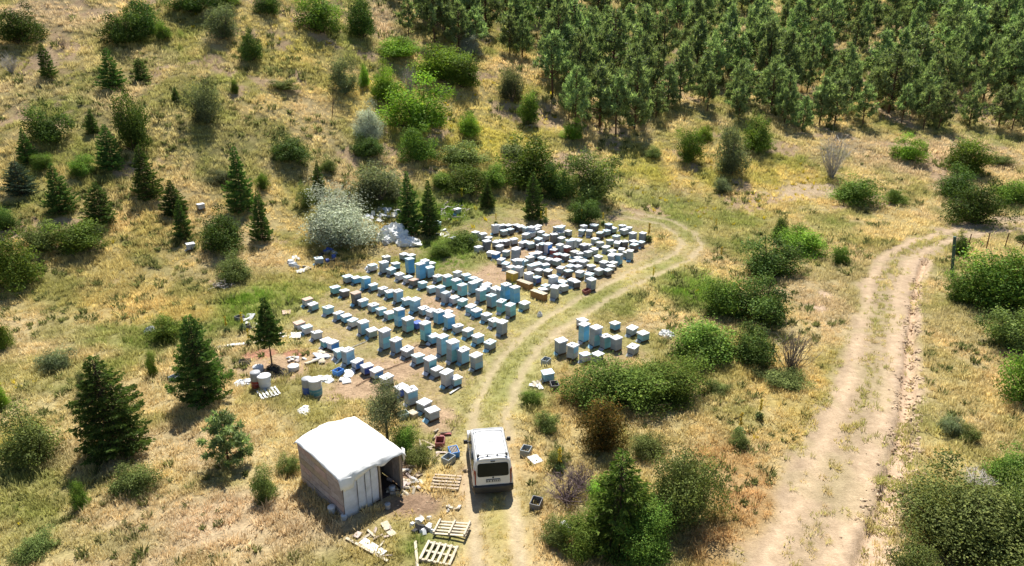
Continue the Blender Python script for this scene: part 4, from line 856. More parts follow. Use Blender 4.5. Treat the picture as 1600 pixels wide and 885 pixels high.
for i in range(4000):                                                     # boxes half hidden between the ones picked out above
    px, py = rq.uniform(735, 1000), rq.uniform(352, 446); p = flat(px, py, .5)
    if added >= 42: break
    if sd_polygon(np.array([p[0]]), np.array([p[1]]), HIVE_AREA[1])[0] < 1.2 or min((p[0] - a) ** 2 + (p[1] - b) ** 2 for a, b in PLACED) < .66 ** 2 or (px < 800 and py > 395): continue
    cd = rq.choice('ggewdgwb'); n = rq.choice([1, 1, 1, 2]); added += 1
    hive(px, py, n, cd, '%s %s beehive crowded into the dense hive block' % (WORD[CODE[cd]], NB[n]), 'beehives of the dense block', jit=16)
for (px, py, n, cd) in rows('876.6,531,2g 895,539.5,2g 914.7,553,1w 934,553,1g 909.6,499.6,1w 913,506.5,3s 930.8,510.7,3b 947,525,2t 964,527.5,2g 961.4,504.7,1s 987.6,511.5,1g 1005.4,520,1b 989.3,541,1g 857,581,1b'):
    hive(px, py, n, cd[0], '%s %s beehive in the small group across the track' % (WORD[CODE[cd[0]]], NB[n]), 'beehives across the track', jit=10, yaw=R.gauss(-52, 10))
hive(315, 318, 1, 'w', 'lone off-white beehive highest on the dry slope between firs', None); hive(299, 381, 1, 'w', 'lone off-white beehive beside the dark conifer on slope', None)
hive(498, 405, 1, 'g', 'grey beehive in the shade below the silvery bush', None); hive(819, 473, 1, 'e', 'small grey-green hive at the track corner of the last row', None)
for (px, py, lab) in [(715, 325, 'grey-green beehive beside the grey stone heap'), (683, 346, 'grey beehive next to the two narrow firs')]: hive(px, py, 1, 'e', lab)

# ------------------------------------------------------------------ long wooden crates at the corner of the block
def crate(px, py, L_, w_, h_, mat, label, yaw=-45):
    p = flat(px, py, h_); e = empty('long_crate', (p[0], p[1], hz(*p) - .01), math.radians(yaw), label, 'crate', None)
    for s in (-1, 1):
        for i in range(3): MB().box((0, s * (w_ / 2 - .012), h_ * (i + .5) / 3), (L_, .024, h_ / 3 - .008)).build('plank', mat, e)
        MB().box((s * (L_ / 2 - .012), 0, h_ / 2), (.022, w_ - .05, h_ - .01)).build('end_panel', mat, e)
    lid = MB().box((0, 0, h_ + .012), (L_ + .04, w_ + .05, .022)).build('lid', 'wood_pale', e)
    for s in (-1, 1): MB().box((s * L_ * .36, 0, h_ + .03), (.06, w_ + .03, .012)).build('batten', 'wood_pale', lid)
    return e
crate(820, 442, 1.25, .42, .5, 'crate_brown', 'reddish long wooden crate between the last row and hive block')
crate(842, 457, 1.25, .42, .5, 'crate_brown', 'brown long wooden crate at the track corner of hive block')
c_ = crate(800, 428, .8, .5, .62, 'crate_yellow', 'yellow-striped wooden crate at the corner of the hive block')
crate(645, 643, .42, .3, .26, 'wood_pale', 'small pale wooden box beside the open green box')
crate(875, 440, .4, .4, .4, 'wood_pale', 'pale plywood box between two hives of the block')

def open_box(px, py, colr, label, yaw=-40, tilt=0.0, frames=False):
    p = ground(px, py + 4); e = empty('open_hive_box', (p[0], p[1], p[2]), math.radians(yaw), label, 'box', None); e.rotation_euler = (tilt, 0, math.radians(yaw))
    obj('box_body', open_mesh(colr), e)
    if frames:
        for i in range(5): MB().box((-.13 + i * .065, 0, BH - .04), (.024, BY - .07, .05)).build('comb_frame', 'wood_pale', e)
    return e
open_box(630, 650, 'green_grey', 'open grey-green hive box behind the small grey-leaved tree', -60); open_box(709, 707, 'blue', 'open blue hive box lying beside the parked van', 20, .12, True); open_box(701, 719, 'grey', 'open grey hive box next to the blue one by van', -35)
open_box(688, 692, 'red_brown', 'reddish open hive box on the ground before the van', 0, .1); open_box(822, 706, 'grey', 'open dark grey hive box on the verge opposite van', -20); open_box(853, 565, 'grey', 'weathered open hive box at the verge below the small hive group', -30)
open_box(375, 497, 'dark', 'dark open hive box topmost by the white sheet', -35); open_box(386, 511, 'dark', 'dark open hive box beside the mullein stalks', -70, .1); open_box(917, 455, 'red_brown', 'brown empty box at the corner of block by track', -60, .2)
open_box(529, 582, 'blue', 'open blue-lined hive box by the heap of rags', -35); open_box(866, 603, 'dark', 'dark frame box lying in grass beside white boards', 10, .1); open_box(274, 592, 'grey', 'grey hive box half hidden beside the tall fir', -30)
open_box(838, 788, 'dark', 'dark shallow box lying by the purplish bare bush', -20, .1)
def loose_lid(px, py, mat, label, yaw, s=1.0, tilt=.05):
    p = ground(px, py); o = obj('discarded_cover', LIDS[mat], None, (p[0], p[1], p[2] + .1), math.radians(yaw)); o.rotation_euler = (tilt, .04, math.radians(yaw)); o.scale = (s, s, 1); return tag(o, label, 'lid')
loose_lid(836, 722, 'lid_white', 'white hive lid lying on the verge opposite the van', 30); loose_lid(462, 527, 'lid_white', 'white hive lid on ground at the far end of nearest row', 10, 1.3); loose_lid(448, 491, 'lid_brown', 'brownish lid flat in the grass near the small fir', 20, 1.1); loose_lid(914, 410, 'lid_grey', 'loose grey lid resting in grass inside hive block', 40, 1.1); loose_lid(440, 527, 'lid_white', 'white lid beside the white ground strip', 0)

# ------------------------------------------------------------------ hut
u = Vector((.72, .694, 0)); vv = Vector((-.694, .72, 0)); A = Vector((-6.52, 21.80, 0)); LW, FW, HH = 3.45, 2.75, 1.92
hut = empty('wooden_hut', (A.x, A.y, hz(A.x, A.y) - .03), math.atan2(u.y, u.x), 'small plank hut with white tarpaulin roof beside the van', 'hut')
# local axes: x along the front wall, y along the left wall (going back)
rng = random.Random(5)
nb = 6; bh = 1.9 / nb
for i in range(nb):
    z = bh * (i + .5); cuts = [0, rng.uniform(.9, 1.4), rng.uniform(1.9, 2.5), LW]
    for a, b in zip(cuts[:-1], cuts[1:]): MB().box((-.015 - rng.uniform(0, .018), (a + b) / 2, z), (.026, b - a - .012, bh - rng.uniform(.008, .022)), Matrix.Rotation(rng.gauss(0, .006), 3, 'X')).build('plank', rng.choice(['wood_grey', 'wood_grey', 'wood_old', 'wood_pink']), hut)
for (x, y) in ((.05, .05), (.05, LW - .05), (FW - .04, LW - .05), (FW - .04, .04), (1.62, .05), (.05, LW / 2)): MB().box((x, y, .96), (.08, .08, 1.92)).build('corner_post', 'wood_dark', hut)
for i in range(5): MB().box((FW + .012, LW * (i + .5) / 5, .95), (.022, LW / 5 - .01, 1.88)).build('plank', 'wood_grey', hut)
for i in range(5): MB().box((FW * (i + .5) / 5, LW + .012, .95), (FW / 5 - .01, .022, 1.88)).build('plank', 'wood_grey', hut)
xs = [0.0, .62, .98, 1.24, 1.58]
for i, (a, b) in enumerate(zip(xs[:-1], xs[1:])):                       # front wall of hung white sheets
    m_ = MB(); n = 9; vs = []
    for k in range(n + 1):
        z = (1.82 - .1 * (i % 2)) * k / n + .03 + .1 * (i % 2)
        for j in range(5):
            x = a + (b - a - .02) * j / 4 + .01; vs.append((x, -.025 + .016 * math.sin(9 * x + 2 * i + k * .6) * (1 - .5 * k / n) - .004 * i, z))
    m_.add(vs, [(k * 5 + j, k * 5 + j + 1, (k + 1) * 5 + j + 1, (k + 1) * 5 + j) for k in range(n) for j in range(4)])
    o = m_.build('wall_sheet', 'sheet_white', hut, True); so = o.modifiers.new('thick', 'SOLIDIFY'); so.thickness = .012
MB().box((2.17, -.005, 1.80), (1.05, .05, .09)).build('door_lintel', 'wood_dark', hut)
MB().box((1.66, -.01, .88), (.07, .06, 1.76)).build('door_post', 'wood_old', hut); MB().box((2.66, -.01, .88), (.09, .07, 1.76)).build('door_post', 'wood_old', hut)
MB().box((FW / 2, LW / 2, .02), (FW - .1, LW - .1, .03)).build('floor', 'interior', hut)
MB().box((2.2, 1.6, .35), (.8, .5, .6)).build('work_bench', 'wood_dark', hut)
# tarpaulin roof: low hip with sags, front hem hanging in folds
n1, n2 = 34, 38; vs = []
for j in range(n2 + 1):
    for i in range(n1 + 1):
        s, t_ = i / n1, j / n2; x = -.16 + (FW + .30) * s; y = -.34 + (LW + .5) * t_
        rdg = 1 - abs(s - .42) / .58; bk = min(1, max(0, (y + .2) / 2.6))
        z = 1.97 + .46 * max(0, min(1, rdg * 1.08)) * (.25 + .75 * bk) * (1 - .6 * max(0, (t_ - .88) / .12))
        z += .05 * (abs(math.sin(2.1 * x + 1.1 * y)) - .5) * (1 - abs(2 * t_ - 1)) + .018 * math.sin(6.5 * x + 1.7 * math.sin(3 * y)) * math.sin(2.2 * y) + .012 * math.sin(15 * x + 7 * y) + .03 * (R.random() - .5) * .5
        if y < -.05: d_ = -.05 - y; z -= d_ * (.5 + .6 * max(0, math.sin(4.2 * x + .4)) + (1.0 if s < .18 else 0)) ; y = -.05 - d_ * .45
        if x < -.02: z -= (-.02 - x) * .35
        if x > FW: z -= (x - FW) * 1.6
        if y > LW: z -= (y - LW) * 1.2
        vs.append((x, y, z))
o = MB().add(vs, [(j * (n1 + 1) + i, j * (n1 + 1) + i + 1, (j + 1) * (n1 + 1) + i + 1, (j + 1) * (n1 + 1) + i) for j in range(n2) for i in range(n1)]).build('roof_tarpaulin', 'tarp_white', hut, True)
so = o.modifiers.new('thick', 'SOLIDIFY'); so.thickness = .006; so.offset = 1
for yy in (.5, 1.6, 2.8): MB().box((FW / 2, yy, 1.93), (FW, .06, .06)).build('rafter', 'wood_dark', hut)
m_ = MB(); m_.add([(.0, -.06, 1.95), (.35, -.08, 1.9), (.9, -.09, 1.93), (1.5, -.07, 1.96), (.0, -.09, 1.35), (.3, -.11, 1.52), (.85, -.11, 1.72), (1.5, -.09, 1.9)], [(0, 1, 5, 4), (1, 2, 6, 5), (2, 3, 7, 6)])
o = m_.build('hanging_flap', 'tarp_white', hut, True); so = o.modifiers.new('thick', 'SOLIDIFY'); so.thickness = .012
m_ = MB(); m_.add([(2.70, -.1, 1.93), (2.96, .05, 1.86), (2.98, .3, 1.8), (2.78, -.13, 1.45), (2.93, .0, 1.4), (2.99, .25, 1.5)], [(0, 1, 4, 3), (1, 2, 5, 4)])
o = m_.build('hanging_flap', 'tarp_white', hut, True); so = o.modifiers.new('thick', 'SOLIDIFY'); so.thickness = .012

# ------------------------------------------------------------------ van
VP = flat(771, 776); van = empty('parked_van', (VP[0], VP[1], hz(*VP) - .02), math.radians(7.5), 'white panel-sided family van parked on the track, seen from behind', 'van')
VL = 3.99
PROF = [(0, .30), (.66, .30), (.78, .36), (.825, .52), (.83, .86), (.81, 1.0), (.765, 1.35), (.715, 1.62), (.655, 1.73), (.5, 1.785), (.25, 1.81), (0, 1.815)]
def ztop(y): return float(np.interp(y, [0, .12, 1.2, 2.3, 2.62, 2.95, 3.2, 3.6, 3.85, 3.99], [1.80, 1.815, 1.83, 1.82, 1.62, 1.24, 1.03, .95, .82, .62]))
def lean(z): return .015 + .13 * max(0, (z - .85) / .95) ** 1.15
ys = [0, .05, .14, .5, .9, 1.3, 1.7, 2.1, 2.35, 2.62, 2.95, 3.2, 3.45, 3.7, 3.87, 3.99]; m_ = MB(); prof = PROF + [(-x, z) for x, z in PROF[-2:0:-1]]; npf = len(prof); vs = []
for y in ys:
    zt = ztop(y); k = .955 if y == 0 else .985 if y == .05 else .93 if y > 3.95 else .975 if y > 3.8 else 1.0
    for x, z in prof:
        zz = min(z, zt - (z - zt) * .0 if z > zt else z); zz = .30 + (zz - .30) * (1 if y > .04 else .992)
        yy = y + (lean(z) if y < .2 else 0) * (1 if y < .1 else .5)
        vs.append((x * k, yy, zz))
fs = [(a * npf + i, a * npf + (i + 1) % npf, (a + 1) * npf + (i + 1) % npf, (a + 1) * npf + i) for a in range(len(ys) - 1) for i in range(npf)]
fs += [tuple(range(npf)), tuple((len(ys) - 1) * npf + i for i in reversed(range(npf)))]
body = m_.add(vs, [f[::-1] for f in fs]).build('body', 'van_paint', van, True, bevel=.02); body.modifiers.new('normals', 'WEIGHTED_NORMAL')
def panel(name, mat, pts, place, thick=.012, parent=van):
    """flat shaped panel: pts in (a, z); place maps (a, z, out) to the body's surface"""
    n = len(pts); m_ = MB(); m_.add([place(a, z, thick) for a, z in pts] + [place(a, z, -.01) for a, z in pts], [tuple(range(n)), tuple(range(2 * n - 1, n - 1, -1))] + [(i, n + i, n + (i + 1) % n, (i + 1) % n) for i in range(n)])
    return m_.build(name, mat, parent)
def rrect(x0, x1, z0, z1, r, slant=0):
    o_ = []
    for cx, cz, a0 in ((x1 - r, z0 + r, -90), (x1 - r, z1 - r, 0), (x0 + r, z1 - r, 90), (x0 + r, z0 + r, 180)):
        for k in range(5):
            q = math.radians(a0 + 22.5 * k); x, z = cx + r * math.cos(q), cz + r * math.sin(q); o_.append((x * (1 - slant * (z - z0)), z))
    return o_
back = lambda a, z, t_: (a, lean(z) - t_ + .002, z)
tg = panel('tailgate', 'van_paint', rrect(-.70, .70, .63, 1.70, .07, .07), back, .012)
panel('rear_window', 'van_glass', rrect(-.645, .645, 1.02, 1.60, .10, .07), back, .022, tg)
panel('plate_holder', 'van_trim', rrect(-.29, .29, .755, .885, .015), back, .02, tg)
pl = panel('number_plate', 'plate_white', rrect(-.26, .26, .77, .87, .01), back, .026, tg)
for a, b in ((-.245, -.205), (-.18, -.12), (-.06, .0), (.04, .09), (.12, .16), (.19, .23)): panel('plate_mark', 'plate_mark', [(a, .785), (b, .785), (b, .855), (a, .855)], back, .029, tg)
panel('tailgate_badge', 'van_trim', [(-.035, .955), (0, .92), (.035, .955), (0, .99)], back, .02, tg)
panel('wiper', 'van_trim', [(-.02, 1.03), (.33, 1.06), (.33, 1.075), (-.02, 1.06)], back, .034, tg)
panel('brake_lamp', 'van_trim', [(-.09, 1.655), (.09, 1.655), (.09, 1.69), (-.09, 1.69)], back, .03, tg)
for s in (-1, 1):
    m_ = MB(); m_.add([(s * .70, lean(.7) - .014, .66), (s * .815, lean(.7) + .05, .66), (s * .82, .17, .68), (s * .765, lean(1.35) - .012, 1.32), (s * .69, lean(1.3) - .014, 1.28), (s * .785, .17, 1.32)], [(0, 1, 3, 4), (1, 2, 5, 3), (0, 4, 5, 2), (4, 3, 5), (0, 2, 1)])
    m_.build('tail_lamp', 'tail_lamp', van)
m_ = MB(); bx = [(-.84, .45), (-.835, .02), (-.76, -.055), (-.4, -.085), (0, -.09), (.4, -.085), (.76, -.055), (.835, .02), (.84, .45)]
vs = [(x, y, z) for z in (.26, .36, .58, .63) for x, y in [(a * (.97 if z in (.26, .63) else 1.0), b + (.04 if z in (.26, .63) else 0)) for a, b in bx]]
fs = [(k * 9 + i, k * 9 + i + 1, (k + 1) * 9 + i + 1, (k + 1) * 9 + i) for k in range(3) for i in range(8)] + [tuple(range(8, -1, -1)), tuple(27 + i for i in range(9))]
m_.add(vs, fs).build('rear_bumper', 'van_trim', van, True, bevel=.01)
m_ = MB(); m_.box((0, 3.97, .45), (1.58, .14, .3)); m_.build('front_bumper', 'van_trim', van, bevel=.03)
def sidex(z): return float(np.interp(z, [.3, .52, .86, 1.0, 1.35, 1.62, 1.73], [.80, .825, .83, .81, .765, .715, .655]))
for s in (-1, 1):
    side = lambda a, z, t_, s=s: (s * (sidex(z) + t_ - .004), a, z)
    for (a0, a1) in ((.42, 1.18), (1.30, 1.98)): panel('side_window', 'van_glass', rrect(a0, a1, 1.03, 1.53, .07), side, .016)
    panel('side_window', 'van_glass', [(2.08, 1.04), (2.78, 1.04), (2.52, 1.42), (2.36, 1.53), (2.08, 1.53)], side, .016)
    panel('side_strip', 'van_trim', [(.45, .58), (3.3, .58), (3.3, .68), (.45, .68)], side, .014)
    for a in (1.24, 2.03): panel('door_seam', 'van_trim', [(a, .42), (a + .012, .42), (a + .012, 1.56), (a, 1.56)], side, .008)
    for a in (1.12, 2.22): panel('door_handle', 'van_trim', [(a - .09, .9), (a + .03, .9), (a + .03, .94), (a - .09, .94)], side, .03)
    mir = MB().box((s * .955, 2.56, 1.06), (.17, .09, .2)).build('mirror', 'van_trim', van, bevel=.025); MB().box((s * .85, 2.58, 1.03), (.1, .05, .05)).build('mirror_arm', 'van_trim', mir)
    rail = MB().box((s * .60, 1.25, 1.855), (.035, 2.0, .03)).build('roof_rail', 'van_paint', van, bevel=.01)
    for yy in (.28, 1.25, 2.2): MB().box((s * .60, yy, 1.825), (.05, .09, .06)).build('rail_foot', 'van_trim', rail)
    for wy in (.62, 3.28):
        w_ = empty('wheel', (s * .735, wy, .31)); w_.parent = van; del_ = MB()
        del_.tube((-.09, 0, 0), (.09, 0, 0), .305, .305, 26); del_.build('tyre', 'tyre', w_, False, bevel=.03); MB().tube((-.094, 0, 0), (.094, 0, 0), .19, .19, 20).build('rim', 'rim', w_)
        ar = [(wy + .37 * math.cos(q), .31 + .37 * math.sin(q)) for q in [math.pi * k / 12 for k in range(13)]] + [(wy - .37, .3), (wy + .37, .3)]
        panel('wheel_arch', 'van_trim', ar, side, .006)
cb = MB().box((0, .30, 1.885), (1.26, .05, .03)).build('cross_bar', 'plastic_grey', van)
for x in (-.57, .57, -.2, .2): MB().box((x, .29, 1.872), (.09 if abs(x) > .5 else .05, .09, .085 if abs(x) > .5 else .05)).build('clamp', 'van_trim', cb)
MB().box((0, 1.3, 1.84), (.9, .02, .02)).build('roof_seam', 'van_paint', van); MB().box((0, 2.2, 1.885), (1.26, .05, .03)).build('cross_bar', 'plastic_grey', van)

# ------------------------------------------------------------------ pallets, planks, firewood
def pallet(px, py, yaw, label, L_=1.2, w_=.95, n=6, mat='wood_pale', up=False):
    p = ground(px, py); e = empty('wooden_pallet', (p[0], p[1], p[2] + .03), math.radians(yaw), label, 'pallet'); e.rotation_euler = (R.gauss(0, .03), R.gauss(0, .03), math.radians(yaw))
    for i in range(n): MB().box((-L_ / 2 + .05 + (L_ - .1) * i / (n - 1), 0, .115), (.095, w_, .022)).build('slat', mat, e)
    for j in range(3): MB().box((0, -w_ / 2 + .05 + (w_ - .1) * j / 2, .0 if not up else .17), (L_, .07, .085)).build('stringer', mat, e)
    for j in range(3): MB().box((0, -w_ / 2 + .05 + (w_ - .1) * j / 2, .073), (L_, .09, .022)).build('deck_board', mat, e)
    return e
pallet(686, 868, -14, 'pale wooden pallet lying between upright plank and track'); pallet(707, 831, 78, 'pale pallet lying beside the ash-grey rubble heap', .85, 1.3, 5, 'wood_pale', True)
pallet(697, 757, 85, 'weathered pallet lying in the weeds beside the van', .95, 1.2, 5, 'wood_old'); pallet(420, 617, 35, 'white slatted pallet in front of the bins', 1.0, .9, 6, 'plastic_white')
def plank(p0, p1, w_, mat, label, th=.03):
    a = ground(*p0); b = ground(*p1); c = (a + b) / 2; d = b - a; L_ = float(np.linalg.norm(d)); o = MB().box((0, 0, 0), (L_, w_, th)).build('plank', mat, None, loc=(c[0], c[1], c[2] + .07)); o.name = 'loose_plank'
    o.rotation_euler = (R.gauss(0, .05), -math.asin(d[2] / L_), math.atan2(d[1], d[0])); return tag(o, label, 'plank')
plank((541, 843), (606, 879), .1, 'wood_pale', 'long narrow pale plank lying beside the white board'); plank((566, 847), (600, 868), .32, 'plastic_white', 'wide white board beside the long narrow plank'); plank((649, 848), (653, 895), .1, 'wood_pale', 'single yellowish plank pointing at the pallet')
plank((600, 818), (607, 830), .28, 'wood_pale', 'short pale board end to end with another below the hut'); plank((608, 832), (616, 839), .28, 'wood_pale', 'second short pale board below the hut'); plank((574, 830), (586, 841), .08, 'wood_pale', 'thin yellowish batten lying near the wide white board'); plank((555, 842), (563, 834), .25, 'wood_grey', 'small grey board near the end of long plank')
plank((565, 562), (502, 553), .06, 'wood_old', 'thin stick lying between the second and nearest rows') ; plank((540, 503), (558, 501), .14, 'wood_pale', 'pale plank lying in the grass of the second row'); plank((920, 433), (950, 430), .2, 'wood_pale', 'plank leaning at the edge of the hive block')
plank((838, 600), (846, 610), .3, 'plastic_white', 'white board lying on the verge below the small hive group'); plank((620, 668), (648, 667), .1, 'wood_dark', 'dark plank lying behind the small grey-leaved tree'); plank((660, 690), (690, 704), .08, 'wood_old', 'weathered stick beside the reddish box'); plank((722, 738), (738, 735), .07, 'wood_old', 'short stick lying beside the van')
plank((703, 617), (718, 607), .12, 'plastic_white', 'white curved strip below the last hives of second row')
def pile(px, py, n, r_, mats, label, name, piece, cat, size=(.28, .1, .08), hgt=.25):
    p = ground(px, py); e = empty(name, tuple(p), 0, label, cat)
    for i in range(n):
        a = R.uniform(0, 6.28); q = r_ * math.sqrt(R.random()); x, y = q * math.cos(a), q * math.sin(a)
        z = hz(p[0] + x, p[1] + y) - p[2] + .04 + hgt * max(0, 1 - q / r_) * R.random()
        rot = Matrix.Rotation(R.uniform(0, 6.28), 3, 'Z') @ Matrix.Rotation(R.gauss(0, .4), 3, 'X') @ Matrix.Rotation(R.gauss(0, .25), 3, 'Y')
        MB().box((x, y, z), tuple(s * R.uniform(.6, 1.4) for s in size), rot, taper=R.uniform(.7, 1)).build(piece, R.choice(mats), e)
    return e
pile(628, 752, 26, .9, ['wood_pale', 'wood_old', 'wood_grey', 'plastic_white'], 'scattered firewood offcuts beside the hut doorway', 'firewood_heap', 'offcut', 'firewood', (.36, .11, .06), .3); pile(637, 764, 14, .5, ['wood_pale', 'wood_grey'], 'smaller heap of pale offcuts between hut and pallet', 'firewood_heap', 'offcut', 'firewood', (.3, .14, .06), .2)
pile(663, 822, 16, .55, ['stone', 'lid_grey', 'plastic_black', 'plastic_white'], 'ash-grey rubble heap with black lumps beside pallet', 'rubble_heap', 'lump', 'rubble', (.2, .17, .14), .2); pile(712, 793, 8, .45, ['wood_pale', 'stone'], 'few pale chips scattered behind the van', 'wood_chips', 'chip', 'wood', (.16, .1, .06), .05)
pile(348, 447, 26, .75, ['wood_pale', 'wood_grey', 'stone'], 'heap of pale sticks beside the green hollow', 'firewood_heap', 'stick', 'firewood', (.7, .06, .06), .5); pile(706, 332, 26, 1.7, ['twig_pale', 'wood_grey', 'stone'], 'grey brushwood heap behind the narrow firs', 'brushwood_heap', 'branch', 'brushwood', (1.2, .07, .07), .6)
pile(467, 412, 9, 1.0, ['plastic_white', 'sheet_white', 'plastic_white', 'paint_navy'], 'white boxes and a navy tub thrown beside the silvery bush', 'discarded_boxes', 'box', 'boxes', (.5, .4, .25), .2); pile(474, 421, 6, .5, ['wood_pale', 'plastic_white'], 'flat white boards below the discarded boxes', 'board_heap', 'board', 'boards', (.7, .3, .04), .15)
pile(505, 562, 10, .9, ['sheet_white', 'tarp_white', 'wood_pale'], 'pale rags and sheeting strewn by the barrels', 'rag_heap', 'rag', 'rags', (.6, .45, .05), .1); pile(528, 590, 10, .8, ['sheet_white', 'tarp_white'], 'white plastic scraps strewn beside the blue-lined box', 'scrap_heap', 'scrap', 'scraps', (.5, .35, .05), .12)
pile(606, 334, 9, 1.2, ['sheet_white', 'plastic_white', 'lid_grey'], 'white sheets and boxes piled behind the silvery bush', 'discarded_boxes', 'box', 'boxes', (.7, .5, .25), .3); pile(700, 366, 7, 1.0, ['plastic_white', 'stone'], 'pale boards strewn in front of the brushwood heap', 'board_heap', 'board', 'boards', (.5, .35, .06), .1)
pile(525, 400, 9, 1.2, ['plastic_black', 'paint_navy', 'plastic_grey'], 'dark crates and tubs in shade under the silvery bush', 'discarded_boxes', 'box', 'boxes', (.5, .4, .28), .15); pile(390, 503, 5, .7, ['tarp_white', 'plastic_white'], 'white sheet pieces beside the dark open boxes', 'sheet_heap', 'sheet', 'sheets', (.7, .5, .05), .12)
pile(690, 680, 5, .6, ['wood_pale', 'wood_old', 'paint_red_brown'], 'broken box boards on the dirt before the van', 'board_heap', 'board', 'boards', (.5, .18, .05), .1); pile(842, 605, 4, .4, ['plastic_white', 'wood_pale'], 'white scraps on the verge below the small hive group', 'scrap_heap', 'scrap', 'scraps', (.35, .25, .08), .1)

pile(672, 708, 9, .9, ['wood_old', 'wood_grey', 'wood_pale'], 'loose weathered boards strewn between hut and hive boxes', 'board_heap', 'board', 'boards', (.5, .1, .03), .05); pile(590, 850, 8, .8, ['wood_old', 'wood_grey', 'wood_pale'], 'broken laths strewn below the hut front', 'board_heap', 'lath', 'boards', (.45, .08, .03), .05)
pile(452, 566, 9, .9, ['sheet_white', 'wood_grey', 'lid_grey'], 'grey and white scraps behind the upturned basin', 'scrap_heap', 'scrap', 'scraps', (.3, .22, .06), .1); pile(655, 350, 10, 1.4, ['tarp_white', 'sheet_white', 'lid_grey'], 'white scraps scattered behind the two narrow firs', 'scrap_heap', 'scrap', 'scraps', (.5, .35, .12), .15)
pile(640, 735, 10, .8, ['wood_old', 'wood_pale', 'wood_grey'], 'split logs scattered in the weeds beside the hut', 'firewood_heap', 'log', 'firewood', (.35, .09, .08), .1); pile(590, 340, 8, 1.2, ['tarp_white', 'sheet_white', 'plastic_grey'], 'boxes and white sheet just behind the silvery bush', 'discarded_boxes', 'box', 'boxes', (.6, .45, .3), .25)
# ------------------------------------------------------------------ bins, barrels, buckets, sacks
def barrel(px, py, r_, h_, mat, label, band=None, lid=None, taper=1.0, name='barrel', openm=None):
    p = ground(px, py); e = empty(name, tuple(p), R.uniform(0, 3), label, name.split('_')[-1])
    pr = [(r_ * taper * .96, 0), (r_ * taper, .03)]
    for k in (1, 2): pr += [(r_ * (taper + (1 - taper) * k / 3), h_ * k / 3 - .03), (r_ * (taper + (1 - taper) * k / 3) * 1.04, h_ * k / 3), (r_ * (taper + (1 - taper) * k / 3), h_ * k / 3 + .03)]
    pr += [(r_, h_ - .03), (r_ * .97, h_)]
    MB().lathe(pr, 20).build('drum_wall', mat, e, True, bevel=0)
    if band: MB().lathe([(r_ * 1.02, h_ * .08), (r_ * 1.03, h_ * .1), (r_ * 1.03, h_ * .48), (r_ * 1.02, h_ * .5)], 20).build('band', band, e, True)
    if lid: MB().lathe([(r_ * 1.06, h_ + .002), (r_ * 1.07, h_ + .05), (r_ * .9, h_ + .08), (.02, h_ + .09)], 20).build('lid', lid, e, True)
    return e
barrel(402, 606, .27, .95, 'plastic_grey', 'grey barrel with dark red lower half beside the pallet', 'plastic_red'); barrel(482, 615, .28, .9, 'plastic_grey', 'grey-blue barrel with navy lower half', 'plastic_blue'); barrel(494, 617, .33, .85, 'lid_grey', 'white-topped drum wrapped in dark tape', 'plastic_teal', 'plastic_white')
barrel(415, 608, .34, .75, 'plastic_white', 'white tapered tub with cover in front of red barrel', None, 'plastic_white', .8, 'plastic_tub'); barrel(519, 802, .15, .26, 'plastic_white', 'white bucket in the shade of the hut wall', None, 'plastic_white', .85, 'bucket'); barrel(538, 812, .12, .22, 'plastic_white', 'small white bucket at the front hut corner', None, None, .85, 'bucket'); barrel(606, 795, .12, .24, 'plastic_grey', 'grey bucket in front of the hut doorway', None, None, .85, 'bucket')
barrel(404, 580, .3, .3, 'plastic_white', 'shallow white basin behind the red barrel', None, None, .9, 'basin'); barrel(459, 578, .3, .2, 'plastic_white', 'upturned white basin next to the black crates', None, 'plastic_white', 1.0, 'basin'); barrel(613, 768, .14, .25, 'plastic_white', 'white bucket at the hut door post', None, None, .85, 'bucket')
def black_crate(px, py, yaw, label):
    p = ground(px, py); e = empty('plastic_crate', tuple(p), math.radians(yaw), label, 'crate', None)
    for s in (-1, 1):
        for k in range(3): MB().box((0, s * .19, .05 + .08 * k), (.6, .02, .05)).build('slat', 'plastic_black', e); MB().box((s * .29, 0, .05 + .08 * k), (.02, .36, .05)).build('slat', 'plastic_black', e)
    MB().box((0, 0, .02), (.56, .36, .02)).build('base', 'plastic_black', e)
black_crate(383, 569, 10, 'black crate lying alone beside the red-brown soil'); black_crate(428, 578, -30, 'black crate at the foot of the small bare-trunked fir'); black_crate(438, 583, -25, 'black crate in the middle of the crate row'); black_crate(447, 586, -35, 'black crate at the end next to the upturned basin')
def lump(px, py, sx, sy, sz, mat, label, name, cat, seed=1):
    p = ground(px, py); r = np.random.default_rng(seed); n1, n2 = 22, 11; vs = []
    for j in range(n2 + 1):
        ph = math.pi / 2 * j / n2
        for i in range(n1):
            th = 2 * math.pi * i / n1; k = 1 + .16 * math.sin(3 * th + seed) * math.cos(ph) + .1 * math.sin(7 * th + 2 * ph * 4 + seed) * math.cos(ph) + r.normal(0, .035)
            vs.append((sx * math.cos(th) * math.cos(ph) * k, sy * math.sin(th) * math.cos(ph) * k, sz * math.sin(ph) * (1 + .15 * math.sin(5 * th)) * k - .02))
    fs = [(j * n1 + i, j * n1 + (i + 1) % n1, (j + 1) * n1 + (i + 1) % n1, (j + 1) * n1 + i) for j in range(n2) for i in range(n1)]
    o = MB().add(vs, fs).build(name, mat, None, False, tuple(p)); o.rotation_euler = (0, 0, R.uniform(0, 6)); return tag(o, label, cat)
